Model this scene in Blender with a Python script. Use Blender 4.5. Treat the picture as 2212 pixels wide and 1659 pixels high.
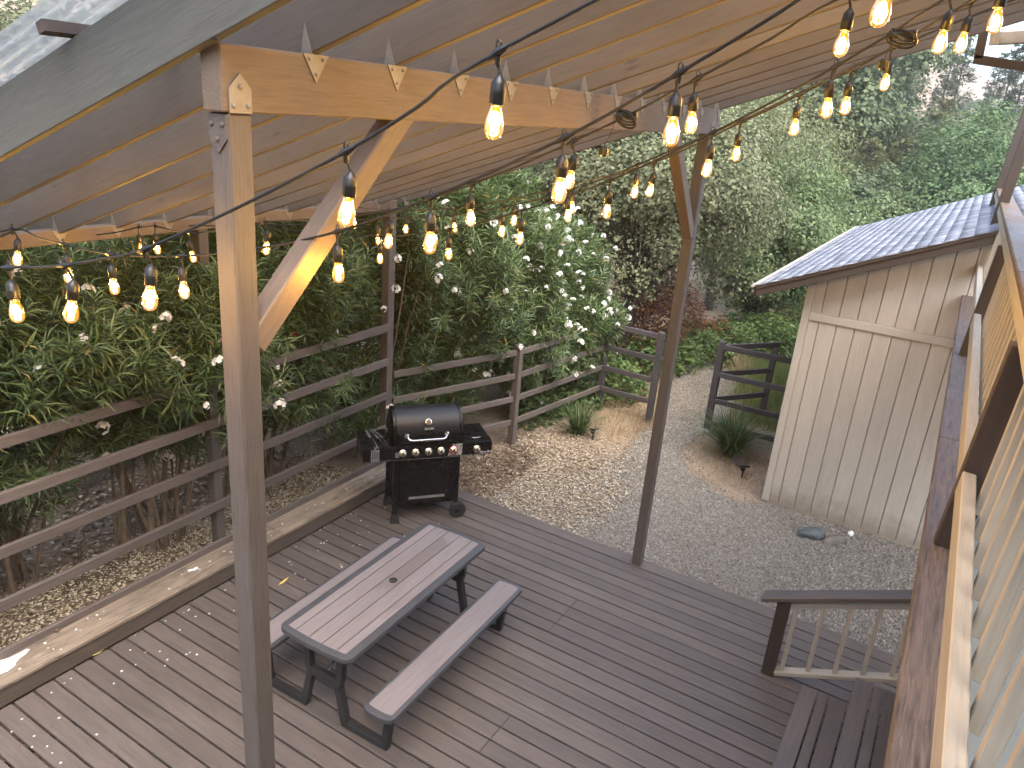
import bpy, bmesh, math, random
import numpy as np
from mathutils import Matrix, Vector, Euler

for _o in list(bpy.data.objects): bpy.data.objects.remove(_o)
SC = bpy.context.scene
COL = SC.collection
random.seed(7); RNG = np.random.default_rng(7)
rad = math.radians

# ------------------------------------------------------------------ camera
CAM_H = 4.3                     # metres above the lower deck
FPX = 1630.0                    # focal length in pixels of a 2212 px wide picture
cd = bpy.data.cameras.new('camera'); cam = bpy.data.objects.new('camera', cd); COL.objects.link(cam)
R4 = Matrix(((0.52103953, 0.25537707, -0.81443254),( -0.84982964, 0.24400387, -0.46717416),(0.07941912, 0.93554512, 0.34416266)))
cam.matrix_world = Matrix.Translation((0, 0, CAM_H)) @ R4.to_4x4()
cd.sensor_width = 36; cd.lens = 36*FPX/2212; cd.clip_start = 0.05; cd.clip_end = 3000
SC.camera = cam

# ------------------------------------------------------------------ sky, sun, exposure
SUN_AZ, SUN_EL = rad(-132), rad(60)          # soft evening light from the open sky up the valley
w = bpy.data.worlds.new('World'); SC.world = w; w.use_nodes = True
nt = w.node_tree; bg = nt.nodes['Background']
sky = nt.nodes.new('ShaderNodeTexSky'); sky.sky_type = 'NISHITA'; sky.sun_disc = False
sky.sun_elevation = SUN_EL; sky.sun_rotation = math.pi/2 - SUN_AZ
sky.air_density = 1.0; sky.dust_density = 3.5; sky.ozone_density = 1.0
nt.links.new(sky.outputs[0], bg.inputs[0]); bg.inputs[1].default_value = 0.15
sl = bpy.data.lights.new('sun', 'SUN'); sl.energy = 1.05; sl.angle = rad(70); sl.color = (1.0, 0.96, 0.90)
so = bpy.data.objects.new('sun', sl); COL.objects.link(so)
_d = Vector((math.cos(SUN_AZ)*math.cos(SUN_EL), math.sin(SUN_AZ)*math.cos(SUN_EL), math.sin(SUN_EL)))
so.rotation_euler = _d.to_track_quat('Z', 'Y').to_euler()
vs = SC.view_settings; vs.view_transform = 'Standard'; vs.look = 'None'; vs.exposure = 2.38; vs.gamma = 1.0
try: vs.use_curve_mapping = False
except Exception: pass
SC.render.engine = 'CYCLES'
cy = SC.cycles
cy.use_denoising = True; cy.use_adaptive_sampling = True; cy.adaptive_threshold = .025; cy.max_bounces = 6; cy.diffuse_bounces = 3; cy.glossy_bounces = 3
cy.transmission_bounces = 4; cy.transparent_max_bounces = 12; cy.sample_clamp_indirect = 4.0; cy.caustics_reflective = False; cy.caustics_refractive = False
BULB_W = 2.3

# ------------------------------------------------------------------ picture <-> place
_RM = np.array(R4)
def ray(px, py):
    return _RM @ np.array([(px-1106)/FPX, -(py-829.5)/FPX, -1.0])
O3 = np.array([0, 0, CAM_H])
def onz(px, py, z=0.0):
    d = ray(px, py); return O3 + d*((z-CAM_H)/d[2])
def ony(px, py, y):
    d = ray(px, py); return O3 + d*(y/d[1])
def onx(px, py, x):
    d = ray(px, py); return O3 + d*(x/d[0])
def azdist(px, py, r):
    """a point r metres out (horizontally) along the pixel's direction"""
    d = ray(px, py); return O3 + d*(r/math.hypot(d[0], d[1]))

# ------------------------------------------------------------------ materials
def _mat(name):
    m = bpy.data.materials.new(name); m.use_nodes = True
    t = m.node_tree; return m, t, t.nodes['Principled BSDF']
def nd(t, kind, **kw):
    n = t.nodes.new(kind)
    for k, v in kw.items():
        if k.startswith('_'): setattr(n, k[1:], v)
        else: n.inputs[k.replace('_', ' ')].default_value = v
    return n
def ramp(t, src, stops):
    r = t.nodes.new('ShaderNodeValToRGB'); e = r.color_ramp.elements
    while len(e) < len(stops): e.new(0.5)
    for i, (p, c) in enumerate(stops):
        e[i].position = p; e[i].color = (*c, 1) if len(c) == 3 else c
    t.links.new(src, r.inputs[0]); return r
def mixc(t, fac, a, b, mode='MIX'):
    n = t.nodes.new('ShaderNodeMix'); n.data_type = 'RGBA'; n.blend_type = mode
    for s, v in ((0, fac), (6, a), (7, b)):
        if hasattr(v, 'is_linked') or isinstance(v, bpy.types.NodeSocket): t.links.new(v, n.inputs[s])
        elif s == 0: n.inputs[0].default_value = v
        else: n.inputs[s].default_value = (*v, 1)
    return n.outputs[2]
def math_(t, op, a, b=0.0):
    n = t.nodes.new('ShaderNodeMath'); n.operation = op
    for i, v in enumerate((a, b)):
        if isinstance(v, bpy.types.NodeSocket): t.links.new(v, n.inputs[i])
        else: n.inputs[i].default_value = v
    return n.outputs[0]
def coords(t, scale=(1,1,1), rnd=True):
    tc = t.nodes.new('ShaderNodeTexCoord'); mp = t.nodes.new('ShaderNodeMapping')
    mp.inputs['Scale'].default_value = scale
    t.links.new(tc.outputs['Object'], mp.inputs['Vector'])
    if rnd:
        oi = t.nodes.new('ShaderNodeObjectInfo')
        cb = t.nodes.new('ShaderNodeCombineXYZ')
        m1 = math_(t, 'MULTIPLY', oi.outputs['Random'], 37.0); m2 = math_(t, 'MULTIPLY', oi.outputs['Random'], 91.0)
        t.links.new(m1, cb.inputs[0]); t.links.new(m2, cb.inputs[1]); t.links.new(m1, cb.inputs[2])
        t.links.new(cb.outputs[0], mp.inputs['Location'])
        return mp.outputs[0], oi.outputs['Random']
    return mp.outputs[0], None

def wood(name, col, rough=0.55, grain=0.25, var=0.15, bump=0.15, stain=0.0, staincol=(0.05,0.04,0.03), knots=True, gs=1.0, spec=0.4, wear=0.0, wearcol=(.4,.36,.32)):
    """painted or bare timber: grain runs along the board's own X axis"""
    m, t, b = _mat(name)
    v, r = coords(t, (1.6*gs, 26*gs, 26*gs))
    n1 = nd(t, 'ShaderNodeTexNoise', Scale=2.2, Detail=5.0, Roughness=0.6, Distortion=0.6); t.links.new(v, n1.inputs['Vector'])
    v2, _ = coords(t, (0.9, 2.2, 2.2))
    n2 = nd(t, 'ShaderNodeTexNoise', Scale=2.0, Detail=4.0, Roughness=0.6); t.links.new(v2, n2.inputs['Vector'])
    dark = tuple(c*(1-grain*1.4) for c in col); lite = tuple(min(1, c*(1+grain)) for c in col)
    c1 = ramp(t, n1.outputs[0], [(0.32, dark), (0.52, col), (0.72, lite)]).outputs[0]
    blot = ramp(t, n2.outputs[0], [(0.3, (1-var,)*3), (0.7, (1+var*.6,)*3)]).outputs[0]
    c2 = mixc(t, 1.0, c1, blot, 'MULTIPLY')
    rr = ramp(t, r, [(0.0, (1-var,)*3), (1.0, (1+var*.7,)*3)]).outputs[0]
    c3 = mixc(t, 1.0, c2, rr, 'MULTIPLY')
    if knots:
        v3, _ = coords(t, (1.3, 5.0, 5.0))
        vo = nd(t, 'ShaderNodeTexVoronoi', Scale=1.5); t.links.new(v3, vo.inputs['Vector'])
        k = ramp(t, vo.outputs['Distance'], [(0.05, (1,1,1)), (0.11, (0,0,0))]).outputs[0]
        c3 = mixc(t, math_(t, 'MULTIPLY', k, 0.55), c3, tuple(c*.4 for c in col))
    if stain:
        v4, _ = coords(t, (1.5, 4, 4))
        n4 = nd(t, 'ShaderNodeTexNoise', Scale=2.6, Detail=7.0, Roughness=0.7); t.links.new(v4, n4.inputs['Vector'])
        s = ramp(t, n4.outputs[0], [(0.5, (0,0,0)), (0.68, (1,1,1))]).outputs[0]
        c3 = mixc(t, math_(t, 'MULTIPLY', s, stain), c3, staincol)
    if wear:
        v5, _ = coords(t, (2.5, 14, 14))
        n5 = nd(t, 'ShaderNodeTexNoise', Scale=3.0, Detail=8.0, Roughness=0.75); t.links.new(v5, n5.inputs['Vector'])
        s = ramp(t, n5.outputs[0], [(0.60, (0,0,0)), (0.68, (1,1,1))]).outputs[0]
        c3 = mixc(t, math_(t, 'MULTIPLY', s, wear), c3, wearcol)
    t.links.new(c3, b.inputs['Base Color'])
    ro = ramp(t, n2.outputs[0], [(0.3, (max(.05, rough-.1),)*3), (0.7, (min(1, rough+.1),)*3)]).outputs[0]
    t.links.new(ro, b.inputs['Roughness'])
    b.inputs['Specular IOR Level'].default_value = spec
    bp = nd(t, 'ShaderNodeBump', Strength=bump, Distance=0.01); t.links.new(n1.outputs[0], bp.inputs['Height']); t.links.new(bp.outputs[0], b.inputs['Normal'])
    return m

def plain(name, col, rough=0.5, metal=0.0, var=0.1, scale=6.0, bump=0.0, bscale=60.0, spec=0.5, coat=0.0):
    m, t, b = _mat(name)
    v, r = coords(t, (1,1,1))
    n = nd(t, 'ShaderNodeTexNoise', Scale=scale, Detail=5.0, Roughness=0.65); t.links.new(v, n.inputs['Vector'])
    c = ramp(t, n.outputs[0], [(0.3, tuple(x*(1-var) for x in col)), (0.7, tuple(min(1, x*(1+var)) for x in col))]).outputs[0]
    t.links.new(c, b.inputs['Base Color'])
    rr = ramp(t, n.outputs[0], [(0.3, (max(.03, rough-.08),)*3), (0.7, (min(1, rough+.08),)*3)]).outputs[0]
    t.links.new(rr, b.inputs['Roughness']); b.inputs['Metallic'].default_value = metal
    b.inputs['Specular IOR Level'].default_value = spec; b.inputs['Coat Weight'].default_value = coat
    if bump:
        n2 = nd(t, 'ShaderNodeTexNoise', Scale=bscale, Detail=4.0); t.links.new(v, n2.inputs['Vector'])
        bp = nd(t, 'ShaderNodeBump', Strength=bump, Distance=0.01); t.links.new(n2.outputs[0], bp.inputs['Height']); t.links.new(bp.outputs[0], b.inputs['Normal'])
    return m

def leafy(name, stops, trans=0.35, rough=0.5, spec=0.35):
    """leaf material, every leaf its own tone"""
    m, t, b = _mat(name)
    g = t.nodes.new('ShaderNodeNewGeometry')
    c = ramp(t, g.outputs['Random Per Island'], stops).outputs[0]
    t.links.new(c, b.inputs['Base Color']); b.inputs['Roughness'].default_value = rough; b.inputs['Specular IOR Level'].default_value = spec
    out = t.nodes['Material Output']
    if trans:
        tr = t.nodes.new('ShaderNodeBsdfTranslucent'); t.links.new(c, tr.inputs[0])
        mx = t.nodes.new('ShaderNodeMixShader'); mx.inputs[0].default_value = trans
        t.links.new(b.outputs[0], mx.inputs[1]); t.links.new(tr.outputs[0], mx.inputs[2]); t.links.new(mx.outputs[0], out.inputs[0])
    return m

def emis(name, col, strength):
    m = bpy.data.materials.new(name); m.use_nodes = True; t = m.node_tree
    b = t.nodes['Principled BSDF']; b.inputs['Base Color'].default_value = (*col, 1)
    b.inputs['Emission Color'].default_value = (*col, 1); b.inputs['Emission Strength'].default_value = strength
    return m

M = {}
TAUPE = (0.098, 0.083, 0.075)
M['taupe'] = wood('taupe_painted_timber', TAUPE, 0.6, 0.16, 0.10, 0.22, stain=0.12, gs=1.8)
M['beam'] = wood('beam_timber', (0.150, 0.114, 0.087), 0.6, 0.14, 0.10, 0.25, stain=0.2, staincol=(.12,.085,.06), gs=1.8)
M['fascia'] = wood('grey_green_fascia', (0.080, 0.082, 0.072), 0.65, 0.12, 0.10, 0.12, stain=0.10, gs=1.8)
M['rafter'] = wood('rafter_timber', (0.118, 0.102, 0.088), 0.65, 0.10, 0.10, 0.12, stain=0.10, staincol=(.075,.062,.052), gs=1.8)
M['deck'] = wood('deck_paint', (0.112, 0.092, 0.080), 0.55, 0.16, 0.14, 0.10, stain=0.22, staincol=(.075,.061,.053), knots=False, spec=0.55)
M['fence'] = wood('fence_paint', (0.125, 0.103, 0.091), 0.6, 0.15, 0.12, 0.12, knots=False)
M['darkfence'] = wood('dark_fence_paint', (0.062, 0.055, 0.057), 0.6, 0.2, 0.15, 0.12, knots=False)
M['curb'] = wood('weathered_plank', (0.23, 0.185, 0.14), 0.75, 0.3, 0.25, 0.25, stain=0.75, staincol=(.085,.065,.05))
M['curbface'] = wood('curb_paint', (0.10, 0.08, 0.063), 0.55, 0.15, 0.1, 0.1, knots=False)
M['cream'] = wood('cream_paint', (0.40, 0.36, 0.29), 0.5, 0.10, 0.08, 0.25, knots=False, wear=.2, wearcol=(.50,.46,.40))
M['brownpost'] = wood('brown_paint', (0.052, 0.038, 0.030), 0.5, 0.12, 0.1, 0.1, knots=False)
M['plank'] = wood('weathered_brown_plank', (0.115, 0.086, 0.072), 0.5, 0.45, 0.25, 0.45, stain=0.3, staincol=(.06,.045,.04), gs=1.6, wear=.3, wearcol=(.22,.18,.16), spec=.5)
M['cap'] = wood('stained_cap', (0.13, 0.085, 0.055), 0.45, 0.25, 0.2, 0.25, gs=1.5, wear=.4, wearcol=(.42,.28,.18))
M['siding'] = wood('siding_paint', (0.46, 0.42, 0.36), 0.65, 0.05, 0.07, 0.25, knots=False, stain=.12, staincol=(.34,.31,.26))
M['sidinglow'] = M['siding'].copy(); M['sidinglow'].name = 'siding_paint_splashed'
_t = M['sidinglow'].node_tree; _b = _t.nodes['Principled BSDF']; _s = _b.inputs['Base Color'].links[0].from_socket
_tc = _t.nodes.new('ShaderNodeTexCoord'); _sx = _t.nodes.new('ShaderNodeSeparateXYZ'); _t.links.new(_tc.outputs['Object'], _sx.inputs[0])
_n = nd(_t, 'ShaderNodeTexNoise', Scale=6.0, Detail=7.0, Roughness=.7); _t.links.new(_tc.outputs['Object'], _n.inputs['Vector'])
_k = ramp(_t, math_(_t, 'SUBTRACT', math_(_t, 'MULTIPLY', _n.outputs[0], .62), _sx.outputs[0]), [(.0,(0,0,0)),(.30,(.8,.8,.8))]).outputs[0]
_t.links.new(mixc(_t, math_(_t, 'MULTIPLY', _k, .8), _s, (.20,.16,.115)), _b.inputs['Base Color'])
M['shedbrown'] = wood('shed_brown_paint', (0.060, 0.045, 0.036), 0.55, 0.1, 0.08, 0.08, knots=False)
M['floorgreen'] = plain('balcony_floor_coating', (0.17, 0.195, 0.195), 0.6, var=0.12, scale=2.5, bump=.1)
M['tabletop'] = wood('table_slat_plastic', (0.205, 0.180, 0.178), 0.55, 0.10, 0.06, 0.2, knots=False)
M['tablerim'] = plain('table_rim_plastic', (0.058, 0.060, 0.066), 0.38, var=0.15, scale=8)
M['tableleg'] = plain('table_leg_plastic', (0.022, 0.021, 0.021), 0.42, var=0.2)
M['galv'] = plain('galvanised_steel', (0.46, 0.44, 0.40), 0.42, metal=0.85, var=0.2, scale=14)
M['paintedgalv'] = plain('painted_bracket', (0.20, 0.185, 0.165), 0.5, metal=0.2, var=0.2, scale=14)
M['black'] = plain('grill_black_enamel', (0.006, 0.0055, 0.0055), 0.30, var=0.3, scale=20, spec=.35)
M['blackmatte'] = plain('grill_black_panel', (0.005, 0.0048, 0.0045), 0.5, var=0.3, scale=20, spec=.2)
M['lid'] = plain('grill_lid_enamel', (0.030, 0.029, 0.030), 0.36, metal=0.35, var=0.2, scale=40)
M['chrome'] = plain('polished_chrome', (0.72, 0.70, 0.66), 0.14, metal=1.0, var=0.08, scale=30)
M['brass'] = plain('knob_chrome', (0.62, 0.55, 0.42), 0.18, metal=1.0, var=0.1, scale=30)
M['red'] = plain('red_plastic', (0.50, 0.02, 0.02), 0.35)
M['white'] = plain('white_print', (0.78, 0.78, 0.76), 0.5, var=.03)
M['tank'] = plain('white_tank_paint', (0.62, 0.62, 0.60), 0.4, var=.08)
M['blue'] = plain('blue_print', (0.045, 0.16, 0.50), 0.45, var=.1)
M['navy'] = plain('navy_print', (0.015, 0.022, 0.08), 0.45, var=.1)
M['rubber'] = plain('black_rubber', (0.013, 0.013, 0.013), 0.7, var=.3)
M['socket'] = plain('socket_plastic', (0.009, 0.0085, 0.008), 0.42, var=.3)
M['cable'] = plain('cable_rubber', (0.004, 0.004, 0.004), 0.6, var=.3)
M['steel'] = plain('brushed_steel', (0.68, 0.69, 0.72), 0.28, metal=.9, var=.06)
M['rock'] = plain('grey_rock', (0.13, 0.115, 0.10), 0.85, var=.45, scale=9, bump=.6, bscale=18)
M['rockblue'] = plain('blue_grey_rock', (0.085, 0.10, 0.105), 0.8, var=.5, scale=8, bump=.6, bscale=18)
M['bark'] = plain('dark_bark', (0.045, 0.037, 0.030), 0.9, var=.5, scale=12, bump=.8, bscale=25)
M['barklight'] = plain('stem_bark', (0.17, 0.125, 0.085), 0.85, var=.35, scale=14, bump=.5, bscale=30)
M['solar'] = plain('solar_cell', (0.018, 0.022, 0.045), 0.18, var=.2)
M['concrete'] = plain('concrete_footing', (0.30, 0.265, 0.21), 0.9, var=.25, scale=5, bump=.3)
M['petalwhite'] = leafy('white_petals', [(0, (.74,.72,.66)), (1, (.86,.85,.80))], .3, .6)
M['petalred'] = leafy('red_petals', [(0, (.42,.012,.030)), (1, (.62,.06,.075))], .25, .6)
M['oleander'] = leafy('oleander_leaves', [(0, (.055,.100,.034)), (.35, (.092,.152,.050)), (.7, (.142,.205,.074)), (.97, (.205,.262,.110)), (.994, (.34,.25,.07))], .32, .36, .5)
M['oakgrey'] = leafy('grey_oak_leaves', [(0, (.100,.115,.056)), (.5, (.165,.182,.090)), (1, (.250,.265,.145))], .4, .6)
M['oakgreen'] = leafy('fresh_green_leaves', [(0, (.075,.118,.042)), (.5, (.125,.182,.068)), (1, (.195,.255,.112))], .4, .55)
M['olive'] = leafy('olive_green_leaves', [(0, (.085,.108,.038)), (.5, (.140,.165,.060)), (1, (.205,.225,.100))], .4, .55)
M['pine'] = leafy('pine_needles', [(0, (.045,.068,.040)), (.5, (.078,.105,.060)), (1, (.120,.145,.082))], .25, .55)
M['pineolive'] = leafy('olive_pine_needles', [(0, (0.092,0.101,0.043)), (.5, (0.148,0.155,0.067)), (1, (0.218,0.215,0.101))], .25, .55)
M['vivid'] = leafy('bright_conifer_leaves', [(0, (.050,.090,.036)), (.5, (.088,.145,.052)), (1, (.140,.205,.080))], .35, .55)
M['bramble'] = leafy('bramble_leaves', [(0, (0.065,0.117,0.031)), (.5, (0.130,0.202,0.058)), (1, (0.227,0.293,0.111))], .4, .5)
M['rust'] = leafy('dry_rust_leaves', [(0, (.085,.030,.013)), (.5, (.165,.068,.028)), (1, (.26,.135,.05))], .3, .7)
M['drygrass'] = leafy('dry_grass', [(0, (.30,.20,.10)), (.5, (.44,.33,.18)), (1, (.55,.45,.28))], .3, .7)
M['greengrass'] = leafy('green_grass', [(0, (.10,.15,.03)), (.6, (.20,.25,.07)), (1, (.38,.36,.15))], .35, .6)
M['strap'] = leafy('strap_leaves', [(0, (.030,.062,.018)), (.6, (.070,.115,.032)), (.93, (.13,.17,.06)), (1, (.40,.36,.20))], .3, .4)
M['litter'] = leafy('fallen_leaves', [(0, (.17,.115,.07)), (.3, (.30,.225,.145)), (.6, (.42,.345,.24)), (1, (.56,.49,.37))], .1, .75)
M['petallitter'] = leafy('fallen_petals', [(0, (.42,.33,.19)), (.4, (.62,.54,.36)), (1, (.76,.71,.56))], .1, .75)
M['deadleaf'] = leafy('brown_dead_leaves', [(0, (.07,.045,.03)), (.5, (.14,.09,.058)), (1, (.24,.165,.10))], .1, .75)
M['gravel'] = leafy('gravel_stones', [(0, (.15,.136,.115)), (.3, (.215,.196,.166)), (.65, (.275,.253,.217)), (.95, (.345,.32,.28)), (1, (.45,.42,.375))], 0, .85, .15)
M['forest'] = leafy('deep_green_leaves', [(0, (.052,.080,.034)), (.5, (.088,.125,.052)), (1, (.140,.180,.080))], .35, .55)
M['yellowleaf'] = plain('yellow_leaf', (.60,.45,.13), .6)
M['paper'] = plain('paper', (.80,.79,.76), .7, var=.04)

# shingles with a speckle
M['shingle'] = plain('shingle_granules', (0.275, 0.285, 0.310), 0.8, var=.35, scale=55, bump=.5, bscale=180)
# bulb glass: amber, mostly clear
m = bpy.data.materials.new('amber_bulb_glass'); m.use_nodes = True; t = m.node_tree; t.nodes.remove(t.nodes['Principled BSDF'])
tp = t.nodes.new('ShaderNodeBsdfTransparent'); tp.inputs[0].default_value = (1.0, .72, .22, 1)
gl = t.nodes.new('ShaderNodeBsdfGlossy'); gl.inputs[1].default_value = .05
fr = t.nodes.new('ShaderNodeFresnel'); fr.inputs[0].default_value = 1.45
m1 = t.nodes.new('ShaderNodeMixShader'); t.links.new(fr.outputs[0], m1.inputs[0]); t.links.new(tp.outputs[0], m1.inputs[1]); t.links.new(gl.outputs[0], m1.inputs[2])
em = t.nodes.new('ShaderNodeEmission'); em.inputs[0].default_value = (1.0, .40, .008, 1); em.inputs[1].default_value = .17
ad = t.nodes.new('ShaderNodeAddShader'); t.links.new(m1.outputs[0], ad.inputs[0]); t.links.new(em.outputs[0], ad.inputs[1]); t.links.new(ad.outputs[0], t.nodes['Material Output'].inputs[0])
M['bulbglass'] = m
M['filament'] = emis('glowing_filament', (1.0, .72, .22), 9)
# translucent corrugated roof sheet
m = bpy.data.materials.new('clear_roof_plastic'); m.use_nodes = True; t = m.node_tree; b = t.nodes['Principled BSDF']
b.inputs['Base Color'].default_value = (.36, .39, .42, 1); b.inputs['Roughness'].default_value = .25
tp = t.nodes.new('ShaderNodeBsdfTransparent'); tp.inputs[0].default_value = (.72, .76, .80, 1)
tl = t.nodes.new('ShaderNodeBsdfTranslucent'); tl.inputs[0].default_value = (.42, .45, .48, 1)
m1 = t.nodes.new('ShaderNodeMixShader'); m1.inputs[0].default_value = .45; t.links.new(b.outputs[0], m1.inputs[1]); t.links.new(tl.outputs[0], m1.inputs[2])
m2 = t.nodes.new('ShaderNodeMixShader'); m2.inputs[0].default_value = .5; t.links.new(m1.outputs[0], m2.inputs[1]); t.links.new(tp.outputs[0], m2.inputs[2])
t.links.new(m2.outputs[0], t.nodes['Material Output'].inputs[0]); M['roofsheet'] = m
# ground: dry earth with straw-coloured and mossy patches
m, t, b = _mat('dry_earth')
v, _ = coords(t, (1,1,1), False)
n1 = nd(t, 'ShaderNodeTexNoise', Scale=0.9, Detail=8.0, Roughness=.65); t.links.new(v, n1.inputs['Vector'])
n2 = nd(t, 'ShaderNodeTexNoise', Scale=28.0, Detail=5.0, Roughness=.7); t.links.new(v, n2.inputs['Vector'])
c = ramp(t, n1.outputs[0], [(.35, (.16,.125,.092)), (.5, (.27,.22,.165)), (.65, (.36,.285,.21))]).outputs[0]
c2 = ramp(t, n2.outputs[0], [(.3, (.55,.55,.55)), (.7, (1.25,1.2,1.15))]).outputs[0]
t.links.new(mixc(t, 1.0, c, c2, 'MULTIPLY'), b.inputs['Base Color']); b.inputs['Roughness'].default_value = .95; b.inputs['Specular IOR Level'].default_value = .1
bp = nd(t, 'ShaderNodeBump', Strength=.6, Distance=.02); t.links.new(n2.outputs[0], bp.inputs['Height']); t.links.new(bp.outputs[0], b.inputs['Normal'])
M['earth'] = m
m, t, b = _mat('gravel_bed')
v, _ = coords(t, (1,1,1), False)
vo = nd(t, 'ShaderNodeTexVoronoi', Scale=46.0); t.links.new(v, vo.inputs['Vector'])
sp = t.nodes.new('ShaderNodeSeparateColor'); t.links.new(vo.outputs['Color'], sp.inputs[0])
c = ramp(t, sp.outputs[0], [(0, (.12,.108,.09)), (.5, (.21,.19,.16)), (1, (.31,.285,.24))]).outputs[0]
t.links.new(c, b.inputs['Base Color']); b.inputs['Roughness'].default_value = .9
bp = nd(t, 'ShaderNodeBump', Strength=.9, Distance=.02); bp.invert = True; t.links.new(vo.outputs['Distance'], bp.inputs['Height']); t.links.new(bp.outputs[0], b.inputs['Normal'])
M['gravelbed'] = m

# ------------------------------------------------------------------ object helpers
WM = {}
def reg(o, parent=None, mw=None):
    COL.objects.link(o)
    mw = Matrix() if mw is None else mw
    if parent is not None:
        o.parent = parent
        o.matrix_basis = WM[parent].inverted() @ mw
    else:
        o.matrix_basis = mw
    WM[o] = mw
    return o
def tag(o, label=None, cat=None, group=None, kind=None):
    if label: o['label'] = label
    if cat: o['category'] = cat
    if group: o['group'] = group
    if kind: o['kind'] = kind
    return o
def thing(name, label, cat, loc=(0,0,0), rz=0.0, group=None):
    o = bpy.data.objects.new(name, None); o.empty_display_size = .1
    reg(o, None, Matrix.Translation(loc) @ Matrix.Rotation(rz, 4, 'Z'))
    return tag(o, label, cat, group)
def mesh_obj(name, me, mat, parent=None, mw=None):
    if mat is not None and not me.materials: me.materials.append(mat)
    o = bpy.data.objects.new(name, me)
    return reg(o, parent, mw)
def fast_mesh(name, verts, faces, smooth=False):
    """verts (n,3); faces (m,k) all of one size"""
    verts = np.asarray(verts, np.float32); faces = np.asarray(faces, np.int32)
    me = bpy.data.meshes.new(name); k = faces.shape[1]; nf = len(faces)
    me.vertices.add(len(verts)); me.vertices.foreach_set('co', verts.ravel())
    me.loops.add(nf*k); me.loops.foreach_set('vertex_index', faces.ravel())
    me.polygons.add(nf); me.polygons.foreach_set('loop_start', np.arange(0, nf*k, k, dtype=np.int32))
    try: me.polygons.foreach_set('loop_total', np.full(nf, k, np.int32))
    except Exception: pass
    if smooth: me.polygons.foreach_set('use_smooth', np.ones(nf, bool))
    me.update(calc_edges=True); return me
def py_mesh(name, verts, faces, smooth=False):
    me = bpy.data.meshes.new(name); me.from_pydata([tuple(v) for v in verts], [], faces)
    if smooth:
        for p in me.polygons: p.use_smooth = True
    me.update(); return me

class MB:
    """collects simple shapes that make up ONE part"""
    def __init__(s): s.v = []; s.f = []
    def add(s, vs, fs):
        n = len(s.v); s.v += [tuple(v) for v in vs]; s.f += [tuple(i+n for i in f) for f in fs]; return s
    def box(s, lo, hi, mat=None):
        x0,y0,z0 = lo; x1,y1,z1 = hi
        vs = [(x0,y0,z0),(x1,y0,z0),(x1,y1,z0),(x0,y1,z0),(x0,y0,z1),(x1,y0,z1),(x1,y1,z1),(x0,y1,z1)]
        if mat is not None: vs = [tuple(mat @ Vector(v)) for v in vs]
        return s.add(vs, [(0,3,2,1),(4,5,6,7),(0,1,5,4),(1,2,6,5),(2,3,7,6),(3,0,4,7)])
    def bar(s, p0, p1, w, t, up=(0,0,1)):
        p0 = Vector(p0); p1 = Vector(p1); x = (p1-p0).normalized(); y = Vector(up).cross(x).normalized(); z = x.cross(y)
        m = Matrix((x, y, z)).transposed().to_4x4(); m.translation = p0
        return s.box((0,-w/2,-t/2), ((p1-p0).length, w/2, t/2), m)
    def prism(s, poly, z0, z1, mat=None):
        n = len(poly); vs = [(x,y,z0) for x,y in poly]+[(x,y,z1) for x,y in poly]
        if mat is not None: vs = [tuple(mat @ Vector(v)) for v in vs]
        return s.add(vs, [tuple(reversed(range(n))), tuple(range(n,2*n))]+[(i,(i+1)%n,n+(i+1)%n,n+i) for i in range(n)])
    def tube(s, pts, r, n=8, cap=True):
        pts = [Vector(p) for p in pts]; rs = r if isinstance(r, (list, tuple)) else [r]*len(pts)
        base = len(s.v); a = None
        for i, p in enumerate(pts):
            d = (pts[min(i+1,len(pts)-1)]-pts[max(i-1,0)]).normalized()
            if a is None:
                a = d.orthogonal().normalized()
            else:
                a = (a - d*a.dot(d));  a = a.normalized() if a.length > 1e-6 else d.orthogonal().normalized()
            b = d.cross(a)
            for k in range(n):
                an = 2*math.pi*k/n; s.v.append(tuple(p + (a*math.cos(an)+b*math.sin(an))*rs[i]))
        for i in range(len(pts)-1):
            for k in range(n):
                s.f.append((base+i*n+k, base+i*n+(k+1)%n, base+(i+1)*n+(k+1)%n, base+(i+1)*n+k))
        if cap:
            s.f.append(tuple(base+k for k in reversed(range(n)))); e = base+(len(pts)-1)*n; s.f.append(tuple(e+k for k in range(n)))
        return s
    def lathe(s, prof, n=16, mat=None):
        base = len(s.v)
        for r, z in prof:
            for k in range(n):
                an = 2*math.pi*k/n; v = Vector((r*math.cos(an), r*math.sin(an), z)); s.v.append(tuple(mat @ v if mat is not None else v))
        for i in range(len(prof)-1):
            for k in range(n): s.f.append((base+i*n+k, base+i*n+(k+1)%n, base+(i+1)*n+(k+1)%n, base+(i+1)*n+k))
        s.f.append(tuple(base+k for k in reversed(range(n)))); e = base+(len(prof)-1)*n; s.f.append(tuple(e+k for k in range(n)))
        return s
    def build(s, name, mat, parent=None, mw=None, smooth=False, bevel=0.0, seg=2):
        me = bpy.data.meshes.new(name); me.from_pydata(s.v, [], s.f)
        if bevel:
            bm = bmesh.new(); bm.from_mesh(me); bmesh.ops.remove_doubles(bm, verts=bm.verts, dist=1e-5)
            es = [e for e in bm.edges if len(e.link_faces) == 2 and e.calc_face_angle(0) > .5]
            bmesh.ops.bevel(bm, geom=es, offset=bevel, segments=seg, affect='EDGES', profile=.6, clamp_overlap=True)
            bm.to_mesh(me); bm.free()
        if smooth:
            me.polygons.foreach_set('use_smooth', np.ones(len(me.polygons), bool))
            try: me.set_sharp_from_angle(angle=rad(40))
            except Exception: pass
        me.update()
        return mesh_obj(name, me, mat, parent, mw)

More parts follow.
